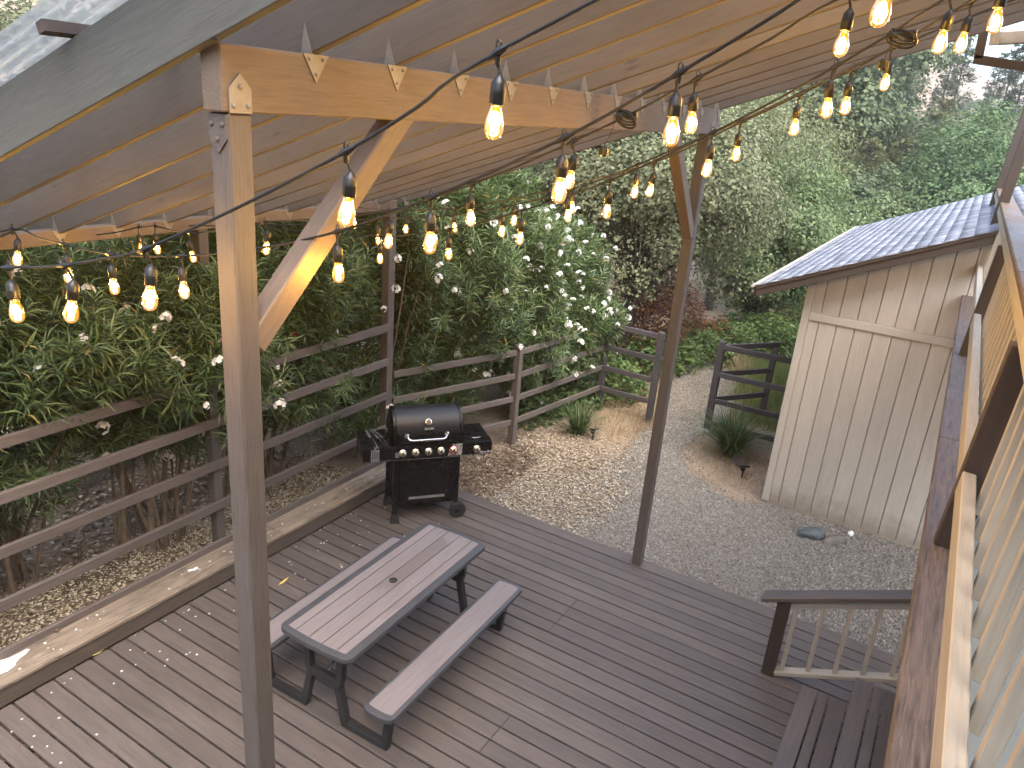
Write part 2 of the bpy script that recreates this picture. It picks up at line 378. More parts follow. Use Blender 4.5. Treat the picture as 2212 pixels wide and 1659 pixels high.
_BC = {}
def board(name, p0, p1, w, t, mat, parent=None, up=(0,0,1), bevel=0.004, base=None):
    """a plank from p0 to p1 (centre line): w across, t along `up`; its own X is its length"""
    if base is None: base = Matrix()
    p0 = Vector(p0); p1 = Vector(p1); L = (p1-p0).length
    x = (p1-p0).normalized(); y = Vector(up).cross(x).normalized(); z = x.cross(y)
    mw = Matrix((x, y, z)).transposed().to_4x4(); mw.translation = (p0+p1)/2
    key = (name, round(L,3), round(w,4), round(t,4), mat.name, bevel)
    me = _BC.get(key)
    if me is None:
        bm = bmesh.new(); bmesh.ops.create_cube(bm, size=1.0)
        bmesh.ops.scale(bm, vec=(L, w, t), verts=bm.verts)
        if bevel: bmesh.ops.bevel(bm, geom=list(bm.edges), offset=bevel, segments=1, affect='EDGES', clamp_overlap=True)
        me = bpy.data.meshes.new(name); bm.to_mesh(me); bm.free(); me.materials.append(mat); _BC[key] = me
    return mesh_obj(name, me, None, parent, base @ mw)

def copy_tree(o, mw, parent=None):
    c = o.copy(); reg(c, parent, mw)
    for ch in [x for x in WM if x.parent is o]:
        copy_tree(ch, mw @ WM[o].inverted() @ WM[ch], c)
    return c
#@@SETTING
# ================================================================== the setting
def sstep(a, b, x):
    t_ = min(1.0, max(0.0, (x-a)/(b-a))); return t_*t_*(3-2*t_)
def hgt(x, y):
    s_ = max(0.0, x-13.0); u_ = max(0.0, y-8.5)
    r = math.hypot(s_, u_)
    az = math.atan2(y, max(x, .1))
    k = .070 + .27*sstep(.01, .26, az)
    near = -0.10 + .03*math.sin(x*1.3+y*.7)*sstep(9.3, 11, x)
    near += .05*math.sin(x*.8)*math.cos(y*1.1)*sstep(5.6, 7, y)
    return near - 1.3*sstep(0, 9, r)*(1-sstep(20, 40, r)) + k*max(0.0, r-15) + .5*math.sin(x*.13)*math.sin(y*.11)*sstep(5, 30, r)
xs = list(np.arange(-8, 17, .45)) + list(np.arange(17, 40, 1.5)) + list(np.arange(40, 120, 6)) + list(np.arange(120, 1500, 60))
ys = [-600,-300,-150,-80,-40,-20,-12,-8,-5] + list(np.arange(-3.5, 13, .45)) + list(np.arange(13, 40, 1.5)) + list(np.arange(40, 120, 6)) + list(np.arange(120, 800, 60))
xs = [-400,-150,-60,-25,-14] + xs
V_ = np.array([(x, y, hgt(x, y)) for x in xs for y in ys]); ny = len(ys)
F_ = [(i*ny+j, (i+1)*ny+j, (i+1)*ny+j+1, i*ny+j+1) for i in range(len(xs)-1) for j in range(ny-1)]
ground = mesh_obj('ground', fast_mesh('ground', V_, F_, True), M['earth']); tag(ground, 'dry brown earth running under the fence and up the hillside', 'ground', kind='structure')

# gravel yard and path
outline = [(6.70,4.15),(7.3,4.0),(8.3,3.45),(9.2,3.35),(10.0,3.4),(10.7,3.3),(11.5,3.7),(13.3,4.15),(15.5,4.6),(16.2,4.0),(14.5,3.2),(12.7,2.75),(11.2,2.55),(10.4,2.75),(9.7,2.75),(9.05,2.35),(8.75,1.75),(8.85,1.42),(8.97,1.35),(8.97,-3.0),(6.70,-3.0)]
gz = -0.094
me = py_mesh('gravel_path', [(x, y, gz + (hgt(x, y)+.1 if x > 9.4 else 0)) for x, y in outline], [tuple(reversed(range(len(outline))))])
gp = mesh_obj('gravel_path', me, M['gravelbed']); tag(gp, 'grey gravel yard and path leading to the open gate', 'path', kind='structure')
def inside(px, py, poly):
    x = np.asarray(px); y = np.asarray(py); c = np.zeros(len(x), bool); n = len(poly); j = n-1
    for i in range(n):
        xi, yi = poly[i]; xj, yj = poly[j]
        c ^= ((yi > y) != (yj > y)) & (x < (xj-xi)*(y-yi)/(yj-yi+1e-12)+xi); j = i
    return c
def scatter(poly, n, jit=0.12):
    a = np.array(poly); lo, hi = a.min(0), a.max(0); out = []
    while sum(len(o) for o in out) < n:
        p = RNG.uniform(lo, hi, (n*2, 2)); q = p + RNG.normal(0, jit, p.shape)
        out.append(p[inside(q[:,0], q[:,1], poly)])
    return np.concatenate(out)[:n]
def rot_rand(n, flat=0.0):
    """n random rotation matrices; flat>0 keeps local z near up"""
    if flat:
        a = RNG.uniform(0, 2*np.pi, n); tx = RNG.normal(0, flat, n); ty = RNG.normal(0, flat, n)
        ca, sa = np.cos(a), np.sin(a)
        X = np.stack([ca, sa, tx], 1); X /= np.linalg.norm(X, axis=1)[:,None]
        Zv = np.stack([-ty*sa, ty*ca, np.ones(n)], 1); Y = np.cross(Zv, X); Y /= np.linalg.norm(Y, axis=1)[:,None]
        return np.stack([X, Y, np.cross(X, Y)], 2)
    q = RNG.normal(size=(n, 4)); q /= np.linalg.norm(q, axis=1)[:,None]; w_, x, y, z = q.T
    return np.stack([np.stack([1-2*(y*y+z*z), 2*(x*y-z*w_), 2*(x*z+y*w_)],1), np.stack([2*(x*y+z*w_), 1-2*(x*x+z*z), 2*(y*z-x*w_)],1), np.stack([2*(x*z-y*w_), 2*(y*z+x*w_), 1-2*(x*x+y*y)],1)], 1)
def spread(tv, tf, pos, R, sc):
    """place a template (tv, tf) at pos with rotations R and scales sc (n,) or (n,3)"""
    tv = np.asarray(tv, float); tf = np.asarray(tf); n = len(pos)
    sc = np.asarray(sc, float); sc = sc[:,None,None] if sc.ndim == 1 else sc[:,None,:]
    v = np.einsum('nij,nkj->nki', R, tv[None]*sc) + pos[:,None,:]
    f = tf[None] + (np.arange(n)*len(tv))[:,None,None]
    return v.reshape(-1,3), f.reshape(-1, tf.shape[1])
OCT_V = [(1,0,0),(-1,0,0),(0,1,0),(0,-1,0),(0,0,1),(0,0,-1)]
OCT_F = [(0,2,4),(2,1,4),(1,3,4),(3,0,4),(2,0,5),(1,2,5),(3,1,5),(0,3,5)]
stonepoly = [(6.70,4.6)] + [(x, y) for x, y in outline[1:10]] + outline[10:]
p2 = scatter([(max(x, 6.72), y) for x, y in outline], 56000, .10)
p2 = p2[p2[:,1] > -1.3]
dist = np.hypot(p2[:,0], p2[:,1])
zz = np.array([hgt(x, y)+.1 if x > 9.4 else 0.0 for x, y in p2]) + gz + .003
sz = RNG.lognormal(0, .32, len(p2))*.0098
v_, f_ = spread(OCT_V, OCT_F, np.column_stack([p2, zz]), rot_rand(len(p2)), np.column_stack([sz*1.25, sz, sz*.75]))
g = mesh_obj('gravel', fast_mesh('gravel', v_, f_), M['gravel']); tag(g, 'small mixed grey crushed stones covering the yard', 'gravel', kind='stuff')

# ------------------------------------------------------------------ deck
deck = bpy.data.objects.new('deck', None); reg(deck); tag(deck, 'brown painted board deck under the patio cover', 'deck', kind='structure')
BP = .1452; X0 = 1.967 - 12*BP
NB = 44
for i in range(NB):
    xa = X0 + i*BP; xm = xa + BP/2; wd = BP - random.uniform(.0145, .019); dz = random.uniform(-.0022, .0022)
    y0, y1 = -1.2, 5.035
    cuts = [y0, y1]
    if 5.05 < xm < 5.62: cuts = [y0, 2.30, y1]
    elif 3.55 < xm < 4.05: cuts = [y0, 2.06, y1]
    for a, b_ in zip(cuts[:-1], cuts[1:]):
        board('deck_board', (xm, a+.0015, -.014+dz), (xm, b_-.0015, -.014+dz), wd, .028, M['deck'], deck, bevel=.004)
board('rim_board', (X0+NB*BP+.012, -1.2, -.055), (X0+NB*BP+.012, 4.45, -.055), .032, .11, M['deck'], deck)
XDECK = X0+NB*BP
sp_ = [(X0+i*BP+BP*u_+random.uniform(-.006,.006), y_+random.uniform(-.012,.012), .0012) for i in range(8, NB) for y_ in np.arange(-.9, 5, .55) for u_ in (.25, .75) if random.random() < .55]
sp_ = np.array(sp_); DV = [(0,0,0)]+[(math.cos(k*math.pi/3), math.sin(k*math.pi/3), -.1) for k in range(6)]; DF = np.array([(0,1+k,1+(k+1)%6) for k in range(6)])
_s = RNG.uniform(.003,.0065,len(sp_)); _v, _f = spread(DV, DF, sp_, np.repeat(np.eye(3)[None], len(sp_), 0), np.column_stack([_s,_s,_s]))
o = mesh_obj('screw_heads', fast_mesh('screw_heads', _v, _f), M['rubber'], deck); o['kind'] = 'stuff'
for yy in np.arange(-.9, 5, .55): board('joist', (.3, yy, -.064), (XDECK-.02, yy, -.064), .04, .07, M['shedbrown'], deck, bevel=0)

# low timber curb along the back of the deck
curb = thing('timber_curb', 'low weathered timber curb between deck and oleander bed', 'curb', (3.2, 5.18, 0))
xj = onz(590, 1143, .18)[0]
board('top_plank', (-.5, 5.175, .162), (xj-.002, 5.175, .162), .285, .038, M['curb'], curb, bevel=.006)
board('top_plank', (xj+.002, 5.175, .160), (6.55, 5.175, .160), .285, .038, M['curb'], curb, bevel=.006)
xk = onz(572, 1190, .08)[0]
board('face_board', (-.5, 5.062, .07), (xk-.002, 5.062, .07), .036, .138, M['curbface'], curb)
board('face_board', (xk+.002, 5.060, .07), (6.5, 5.060, .07), .036, .138, M['curbface'], curb)

# ------------------------------------------------------------------ rail fence behind the curb
fn = thing('rail_fence', 'taupe painted five-rail fence standing along the timber curb', 'fence', (3.2, 5.36, -.1))
for zt in (1.90, 1.49, 1.075, .66, .25):
    board('rail', (-.6, 5.322, zt-.046), (6.375, 5.322, zt-.046), .038, .086, M['fence'], fn)
for xx in (-.35, 1.85):
    board('fence_post', (xx, 5.388, -.3), (xx, 5.388, 2.02), .09, .09, M['fence'], fn, up=(1,0,0))
FP = [Vector((6.47, 5.34, 0)), Vector((8.31, 4.70, 0)), Vector((10.46, 4.38, 0)), Vector((10.46, 3.52, 0))]
fn2 = thing('rail_fence', 'taupe four-rail fence bending past the oleanders toward the gate', 'fence', (8.31, 4.7, -.1))
for a, b_ in ((0,1), (1,2)):
    d = (FP[b_]-FP[a]).normalized(); nrm = Vector((d.y, -d.x, 0))*.052
    for zt in (1.30, .97, .64, .30):
        board('rail', FP[a]+d*.03+Vector((0,0,zt-.045)), FP[b_]-d*.045+Vector((0,0,zt-.045)), .036, .078, M['fence'], fn2)
for p, zt in ((FP[1], 1.36),):
    board('fence_post', p+Vector((0,0,-.3)), p+Vector((0,0,zt)), .09, .09, M['fence'], fn2, up=(1,0,0))
fn3 = thing('rail_fence', 'dark grey four-rail fence end with two posts beside the path', 'fence', (10.46, 3.95, -.1))
for p in FP[2:]: board('fence_post', p+Vector((0,0,-.3)), p+Vector((0,0,1.345)), .09, .09, M['darkfence'], fn3, up=(1,0,0))
for zt in (1.335, .98, .645, .30):
    board('rail', FP[2]+Vector((-.055,-.02,zt-.045)), FP[3]+Vector((-.055,.046,zt-.045)), .036, .080, M['darkfence'], fn3)
fn4 = thing('rail_fence', 'dark grey rail fence between shed wall and gate post', 'fence', (10.87, 2.1, -.1))
G = Vector((10.87, 2.715, 0))
board('fence_post', G+Vector((0,0,-.3)), G+Vector((0,0,1.30)), .095, .095, M['darkfence'], fn4, up=(1,0,0))
for zt in (1.275, .845, .425, .06):
    board('rail', (10.815, 2.66, zt-.045), (10.815, 1.42, zt-.045+.02), .036, .080, M['darkfence'], fn4)
gate = thing('gate', 'dark grey three-rail gate leaf swung open behind the grass clump', 'gate', (11.87, 2.16, -.1))
A_, B_ = Vector((10.95, 2.70, 0)), Vector((11.90, 2.15, 0))
board('stile', B_+Vector((0,0,-.02)), B_+Vector((0,0,1.09)), .085, .085, M['darkfence'], gate, up=(1,0,0))
for z0, z1 in ((1.24, 1.135), (.815, .77), (.40, .37)):
    board('rail', A_+Vector((0,0,z0-.045)), B_+Vector((.08 if z0 > 1.2 else -.03,-.04 if z0 > 1.2 else 0,z1-.045+(.05 if z0 > 1.2 else 0))), .036, .080, M['darkfence'], gate)
MB().tube([A_+Vector((.0,-.02,1.17)), A_+Vector((.25,-.16,.86))], .006).build('brace_wire', M['black'], gate)
MB().box((11.88,2.05,.93),(11.90,1.98,.945)).box((11.86,2.08,.90),(11.93,2.10,.98)).build('latch', M['black'], gate)

# ------------------------------------------------------------------ patio cover
pc = thing('patio_cover', 'tall timber patio cover with sloping rafters and clear corrugated roof', 'patio cover', (1.7, 2.09, 0))
SL = -.358                                    # rafter underside: z = 4.412 + SL*(y-2.04)
def zr(y): return 4.412 + SL*(y-2.04)
YF0, YF1 = 2.04, 2.132
pl = board('post', (1.702, 2.086, 0), (1.702, 2.086, 4.21), .094, .092, M['taupe'], pc, up=(1,0,0), bevel=.006)
pr = board('post', (6.528, 2.086, 0), (6.528, 2.086, 4.21), .094, .092, M['taupe'], pc, up=(1,0,0), bevel=.006)
board('beam', (1.635, 2.086, 4.312), (6.705, 2.086, 4.312), .093, .198, M['beam'], pc, bevel=.005)
YR = 5.39
board('beam', (-.3, YR, 3.205), (6.50, YR, 3.205), .09, .10, M['beam'], pc, bevel=.005)
for xx in (1.2, 4.04): board('post', (xx, YR, -.2), (xx, YR, 3.154), .09, .09, M['taupe'], pc, up=(1,0,0))
board('post', (6.435, YR, -.2), (6.435, YR, 3.154), .105, .105, M['fence'], pc, up=(1,0,0))
board('brace', (1.735, 2.086, 3.435), (2.545, 2.086, 4.245), .088, .095, M['beam'], pc, bevel=.006)
board('brace', (6.495, 2.086, 3.375), (5.705, 2.086, 4.250), .088, .095, M['beam'], pc, bevel=.006)
RX = [1.615, 2.03, 2.46, 2.89, 3.31, 3.73, 4.15, 4.56, 4.97, 5.375, 5.785, 6.20, 6.655]
sv = Vector((0, 1, SL)).normalized(); up_ = Vector((0, -SL, 1)).normalized()
for i, xx in enumerate(RX):
    a = Vector((xx, 5.72, zr(5.72))) + up_*.1125; b_ = Vector((xx, -2.6, zr(-2.6))) + up_*.1125
    jog = random.uniform(-.004, .004)
    board('rafter', a+Vector((0,0,jog)), b_+Vector((0,0,jog)), .038, .225, M['fascia'] if i == 0 else M['rafter'], pc, up=up_, bevel=.004)
# purlins across the rafters, then the corrugated sheets
for yy in (5.5, 4.1, 2.66, 1.2, -.3, -1.8):
    c_ = Vector((0, yy, zr(yy))) + up_*.246
    board('purlin', c_+Vector((1.50,0,0)), c_+Vector((6.76,0,0)), .04, .038, M['shedbrown'], pc, up=up_, bevel=0)
def corrugated(xa, xb, y0, y1, pitch=.066, amp=.009):
    n = int((xb-xa)/pitch*8); vs = []
    for i in range(n+1):
        x = xa+(xb-xa)*i/n; o = amp*math.cos(2*math.pi*(x-xa)/pitch)
        for yy in (y0, (y0+y1)/2, y1):
            c_ = Vector((x, yy, zr(yy))) + up_*(.278+o); vs.append(tuple(c_))
    return py_mesh('roof_sheet', vs, [(i*3+j, i*3+j+1, (i+1)*3+j+1, (i+1)*3+j) for i in range(n) for j in (0,1)], True)
for k in range(8):
    xa = 1.47+k*.665; o = mesh_obj('roof_sheet', corrugated(xa, xa+.70, 5.80, -2.6), M['roofsheet'], pc, Matrix.Translation((0,0,.006*(k%2))))
# hurricane ties on both beams
def tie_mesh():
    b = MB(); th = .003
    Mx = Matrix(((1,0,0,0),(0,0,-1,0),(0,1,0,0),(0,0,0,1)))          # XY poly -> XZ plane
    b.prism([(-.062,.004),(.055,.004),(-.004,-.088)], 0, th, Mx)
    My = Matrix(((0,0,1,0),(1,0,0,0),(0,1,0,0),(0,0,0,1)))          # poly -> YZ plane
    b.prism([(-.004,.002),(.05,.002),(.03,.10)], -.024, -.021, My)
    for u, w_ in ((-.035,-.012), (.028,-.012), (-.004,-.06)): b.lathe([(.006,0),(.006,.004),(.002,.006)], 6, Matrix.Translation((u,-th,w_)) @ Matrix.Rotation(rad(90), 4, 'X'))
    me = bpy.data.meshes.new('hurricane_tie'); me.from_pydata(b.v, [], b.f); me.update(); me.materials.append(M['paintedgalv']); return me
tm = tie_mesh()
for xx in RX[1:]:
    mesh_obj('hurricane_tie', tm, None, pc, Matrix.Translation((xx, YF0-.002, 4.408)))
for xx in RX:
    mesh_obj('hurricane_tie', tm, None, pc, Matrix.Translation((xx, YR-.048, 3.250)))
def pent(flip):
    pts = [(-.043,0),(.043,0),(.043,.072),(0,.118),(-.043,.072)]
    return [(x, -y) for x, y in reversed(pts)] if flip else pts
Mx = Matrix(((1,0,0,0),(0,0,-1,0),(0,1,0,0),(0,0,0,1)))
for px_ in (1.702, 6.528):
    q = MB().prism(pent(False), 0, .004, Matrix.Translation((px_, YF0-.002, 4.212)) @ Mx)
    for u, w_ in ((-.028,.022),(.028,.022),(0,.078)): q.lathe([(.008,0),(.008,.005),(.003,.008)], 8, Matrix.Translation((px_+u, YF0-.006, 4.212+w_)) @ Matrix.Rotation(rad(90),4,'X'))
    q.build('post_cap_plate', M['paintedgalv'], pc)
Myz = Matrix(((0,0,-1,0),(-1,0,0,0),(0,1,0,0),(0,0,0,1)))
q = MB().prism(pent(True), 0, .004, Matrix.Translation((1.654, 2.086, 4.206)) @ Myz)
for u, w_ in ((-.025,-.03),(.025,-.03),(0,-.075)): q.lathe([(.008,0),(.008,.005),(.003,.008)], 8, Matrix.Translation((1.650, 2.086+u, 4.206+w_)) @ Matrix.Rotation(rad(-90),4,'Y'))
q.build('post_cap_plate', M['taupe'], pc)
MB().tube([(1.60, 2.0, 4.418), (1.60, 2.06, 4.416), (1.61, 2.135, 4.416)], .004, 6).build('wire_end', M['cable'], pc)

# downspout and gutter at the house end of the cover
ds = thing('downspout', 'brown downspout elbow hanging beside the patio cover', 'downspout', tuple(onx(2112, 130, 7.0)))
a0, a1, a2 = onx(2133, 30, 7.0), onx(2113, 128, 7.0), onx(2300, 158, 7.0)
MB().bar(a0, a1, .062, .07, up=(1,0,0)).bar(Vector(a1)+Vector((.0,.028,0)), a2, .07, .062).build('pipe', M['brownpost'], ds, bevel=.004)
gt = thing('gutter', 'grey gutter board under the end of the patio cover', 'gutter', tuple(onx(2150, 80, 7.1)))
g0, g1 = onx(2143, 84, 7.12), onx(2300, 76, 7.12)
MB().bar(g0, g1, .09, .085).build('trough', M['concrete'], gt, bevel=.006)
p0, p1 = onx(2152, 60, 7.06), onx(2146, 97, 7.06)
MB().bar(p0, p1, .06, .06, up=(1,0,0)).build('bracket', M['galv'], gt)

# ------------------------------------------------------------------ shed
SX, SY, SBK = 9.0, 1.40, 16.2
RIDGE = -1.9
def zs(y): return 2.635 + .44*(1.90-y)           # roof top surface
shed = thing('shed', 'beige board-sided garden shed with grey shingle roof', 'shed', (12.6, -.8, -.1))
MB().prism([(SY-.01,-.07),(SY-.01,zs(SY)-.16),(RIDGE,zs(RIDGE)-.16),(RIDGE-3.6,zs(SY)-.16),(RIDGE-3.6,-.07)], SX+.022, SBK, Matrix(((0,0,1,0),(1,0,0,0),(0,1,0,0),(0,0,0,1)))).build('wall', M['siding'], shed)
MB().prism([(SY+.02,-.25),(SY+.02,-.035),(RIDGE-3.6,-.035),(RIDGE-3.6,-.25)], SX+.004, SBK, Matrix(((0,0,1,0),(1,0,0,0),(0,1,0,0),(0,0,0,1)))).build('footing', M['concrete'], shed)
grooves = [1.33, 1.215] + [1.215-.192*k for k in range(1, 20)]
Pyz = Matrix(((0,0,1,0),(1,0,0,0),(0,1,0,0),(0,0,0,1)))
def siding(y1, y0, za, zb0, zb1, mt_='siding'):
    L = (zb0+zb1)/2-za
    m_ = MB(); g2 = .0045
    # local X = length (vertical) so that the grain runs up the board
    m_.add([(0,y0+g2,0),(0,y1-g2,0),(zb1-za,y1-g2,0),(zb0-za,y0+g2,0),(0,y0+g2,.018),(0,y1-g2,.018),(zb1-za,y1-g2,.018),(zb0-za,y0+g2,.018)],
           [(0,1,2,3),(7,6,5,4),(4,5,1,0),(5,6,2,1),(6,7,3,2),(7,4,0,3)])
    mw = Matrix(((0,0,-1,SX+.018),(0,1,0,0),(1,0,0,za),(0,0,0,1)))
    m_.build('siding_board', M[mt_], shed, mw, bevel=.002, seg=1)
for k in range(len(grooves)-1):
    y1, y0 = grooves[k], grooves[k+1]
    if y0 < -2.2: break
    siding(y1, y0, -.06, 2.285, 2.285, 'sidinglow')
    siding(y1, y0, 2.38, zs(y0)-.17, zs(y1)-.17)
np_ = [(SX-.0012, (grooves[k]+grooves[k+1])/2+random.uniform(-.06,.06), z_+random.uniform(-.02,.02)) for k in range(1, 13) for z_ in (.05,.65,1.25,1.85,2.25,2.42,2.7)]
_v, _f = spread(DV, DF, np.array(np_), np.repeat(np.array([[[0,0,-1],[0,1,0],[1,0,0]]], float), len(np_), 0), np.full(len(np_), .0038))
o = mesh_obj('nail_heads', fast_mesh('nail_heads', _v, _f), M['concrete'], shed); o['kind'] = 'stuff'
board('corner_trim', (SX-.006, 1.372, -.06), (SX-.006, 1.372, zs(1.37)-.17), .085, .028, M['siding'], shed, up=(1,0,0))
board('batten', (SX-.004, 1.328, 2.332), (SX-.004, -2.2, 2.332), .026, .09, M['siding'], shed)
for o_, w_ in ((.0, .13),):
    a = Vector((8.76, 1.93, zs(1.93)-.075)); b_ = Vector((8.76, RIDGE, zs(RIDGE)-.075)); upn = Vector((0,.44,1)).normalized()
    board('rake_board', a, b_, .036, .125, M['shedbrown'], shed, up=upn)
    a2_ = a+Vector((-.026,0,.044)); b2_ = b_+Vector((-.026,0,.044)); board('rake_trim', a2_, b2_, .016, .045, M['shedbrown'], shed, up=upn)
board('fascia', (8.77, 1.935, zs(1.93)-.082), (SBK+.25, 1.935, zs(1.93)-.082), .03, .12, M['shedbrown'], shed)
MB().prism([(1.92,zs(1.92)-.02),(RIDGE,zs(RIDGE)-.02),(RIDGE,zs(RIDGE)-.045),(1.92,zs(1.92)-.045)], 8.745, SBK+.25, Pyz).build('roof_deck', M['shedbrown'], shed)
MB().prism([(RIDGE-4.1,zs(1.92)-.02),(RIDGE,zs(RIDGE)-.02),(RIDGE,zs(RIDGE)-.045),(RIDGE-4.1,zs(1.92)-.045)], 8.745, SBK+.25, Pyz).build('roof_deck', M['shedbrown'], shed)
MB().prism([(1.965,zs(1.95)-.03),(1.985,zs(1.95)-.01),(1.90,zs(1.90)+.012),(1.90,zs(1.90)-.01)], 8.72, SBK+.26, Pyz).build('drip_edge', M['siding'], shed)
TABV = [(0,0,0),(1,0,0),(1,1,0),(0,1,0),(0,0,1),(1,0,1),(1,1,.25),(0,1,.25)]; TABF = [(4,5,6,7),(0,1,5,4),(1,2,6,5),(3,0,4,7),(2,3,7,6)]
exp_ = .135; slen = math.hypot(1, .44); pos = []; scl = []
row = 0; y = 1.93
while y > RIDGE:
    x = 8.715 + (row % 3)*.083 - .16
    while x < SBK+.25:
        wdt = random.choice((.14, .165, .165, .19))
        xa = max(x, 8.715); xb = min(x+wdt, SBK+.26)
        if xb-xa > .02: pos.append((xa, y, zs(y)-.014)); scl.append((xb-xa-.004, exp_*1.12, .009+random.random()*.006))
        x += wdt
    row += 1; y -= exp_/slen
pos = np.array(pos); scl = np.array(scl); n_ = len(pos)
ax = np.array([1,0,0]); ayv = np.array([0,-1,.44])/slen; azv = np.cross(ax, ayv)*-1; azv = np.array([0,.44,1])/slen
Rm = np.repeat(np.stack([ax, ayv, azv], 1)[None], n_, 0)
v_, f_ = spread(TABV, np.array(TABF), pos, Rm, scl)
m_sh, t_sh, b_sh = _mat('shingle_tabs')
gn = t_sh.nodes.new('ShaderNodeNewGeometry'); cr = ramp(t_sh, gn.outputs['Random Per Island'], [(0,(.165,.178,.205)),(.5,(.235,.25,.285)),(1,(.31,.325,.36))]).outputs[0]
vv, _ = coords(t_sh, (1,1,1), False); nn = nd(t_sh, 'ShaderNodeTexNoise', Scale=130.0, Detail=3.0); t_sh.links.new(vv, nn.inputs['Vector'])
cs = ramp(t_sh, nn.outputs[0], [(.3,(.6,.6,.6)),(.7,(1.25,1.25,1.25))]).outputs[0]
t_sh.links.new(mixc(t_sh, 1.0, cr, cs, 'MULTIPLY'), b_sh.inputs['Base Color']); b_sh.inputs['Roughness'].default_value = .9; b_sh.inputs['Specular IOR Level'].default_value = .08
o = mesh_obj('shingles', fast_mesh('shingles', v_, f_), m_sh, shed); o['kind'] = 'stuff'

# ------------------------------------------------------------------ stairs up to the house
st = thing('deck_stairs', 'brown board stairs rising from the deck toward the house', 'stairs', (5.0, -.1, 0))
for k in range(5):
    zt = .17*(k+1); yf = .265 - .352*k; xe = 5.50 if k == 0 else 5.62
    for a, b_ in ((0,.128),(.138,.212),(.222,.346)):
        board('tread_board', (3.0, yf-(a+b_)/2, zt-.019), (xe, yf-(a+b_)/2, zt-.019), b_-a, .038, M['deck'], st, bevel=.005)
    board('riser', (3.0, yf-.045, zt-.11), (xe-.02, yf-.045, zt-.11), .02, .13, M['deck'], st, bevel=0)
hr = thing('stair_railing', 'sloping brown-capped stair handrail with beige balusters', 'stair railing', (5.7, .55, 0))
XR = 5.70; sl_ = -.445
def zb(y): return .055 + .44*(.5-y)
def zc(y): return .675 + .445*(.7-y)
board('newel_post', (XR, .548, 0), (XR, .548, zc(.548)), .10, .09, M['brownpost'], hr, up=(1,0,0))
u2 = Vector((0,.445,1)).normalized()
board('cap_rail', (XR, .72, zc(.72)+.02), (XR, -1.6, zc(-1.6)+.02), .14, .04, M['deck'], hr, up=u2, bevel=.005)
board('top_rail', (XR, .497, zc(.497)-.045), (XR, -1.6, zc(-1.6)-.045), .038, .085, M['cream'], hr, up=u2)
board('bottom_rail', (XR, .497, zb(.497)-.02), (XR, -1.6, zb(-1.6)-.02), .088, .038, M['cream'], hr, up=u2)
for k in range(9):
    yy = .45-.192*k; board('baluster', (XR, yy, zb(yy)), (XR, yy, zc(yy)-.03), .034, .034, M['cream'], hr, up=(1,0,0))

# ------------------------------------------------------------------ balcony beside the camera
ROT = Matrix.Translation((1.5, -.2, 0)) @ Matrix.Rotation(rad(.45), 4, 'Z') @ Matrix.Translation((-1.5, .2, 0))
bal = bpy.data.objects.new('balcony_floor', None); reg(bal); tag(bal, 'grey-green coated balcony floor with weathered brown edge plank', 'balcony', kind='structure')
ZP = 2.85
MB().box((-3.5,-2.55,ZP-.16),(13,-.30,ZP-.005)).build('floor_slab', M['floorgreen'], bal, ROT)
xs_ = [.2, onz(2054, 948, ZP)[0], 9.2, 13.0]
for a, b_ in zip(xs_[:-1], xs_[1:]):
    board('edge_plank', (a+.003, -.232, ZP-.02), (b_-.003, -.232, ZP-.02), .175, .04, M['plank'], bal, base=ROT, bevel=.006)
board('rim_joist', (-3, -.27, ZP-.14), (13, -.27, ZP-.14), .06, .19, M['cream'], bal, base=ROT)
LEAN = ROT @ Matrix.Translation((0,-.2,ZP)) @ Matrix.Rotation(rad(2.9),4,'X') @ Matrix.Translation((0,.2,-ZP))
br = thing('balcony_railing', 'cream balcony railing with brown posts and stained cap', 'railing', (3.1, -.25, ZP))
POSTS = [-.10, 3.10, 6.32, 9.55, 12.8]
for i, xx in enumerate(POSTS):
    tall = 6.0 if i >= 3 else 3.665
    board('post', (xx, -.235, ZP), (xx, -.235, tall), .10, .088, M['brownpost'], br, up=(1,0,0), base=LEAN)
for a, b_ in zip(POSTS[:-1], POSTS[1:]):
    board('bottom_rail', (a+.05, -.210, 3.131), (b_-.05, -.210, 3.131), .046, .09, M['cream'], br, base=LEAN)
    board('top_rail', (a-.05, -.226, 3.702), (b_-.052, -.226, 3.702), .042, .074, M['cream'], br, base=LEAN)
    n = int((b_-a)/.208)
    for k in range(n):
        x = a + .1 + (b_-a-.2)*(k+.5)/n
        board('baluster', (x, -.262, 3.09), (x, -.262, 3.70), .032, .032, M['cream'], br, up=(1,0,0), base=LEAN, bevel=.003)
for a, b_ in ((-.2, 4.2), (4.206, 8.6), (8.606, 13.0)):
    board('cap', (a, -.283, 3.756), (b_, -.283, 3.756), .158, .04, M['cap'], br, base=LEAN, bevel=.006)
bpst = ony(2194, 1620, -.62)
hp = tag(board('balcony_post', (bpst[0]+.05, -.69, ZP), (bpst[0]+.05, -.69, 5.3), .14, .14, M['brownpost'], None, up=(1,0,0)), 'brown square post standing on the balcony floor', 'post')

hs = thing('house', 'unseen grey-green house walls added behind the balcony for shade', 'house', (-1, -2.7, -.1))
MB().box((-4.2,-2.9,-.2),(4.4,-2.62,7.4)).build('wall', M['floorgreen'], hs)  # out of view; height and length shaped to shade the deck
MB().box((-4.5,-2.9,-.2),(-4.2,4.2,7.2)).build('wall', M['floorgreen'], hs)  # invented wing, added unseen to keep light off the left-hand faces
MB().box((-4.3,-3.0,-.25),(4.5,-2.6,-.0)).build('footing', M['concrete'], hs)
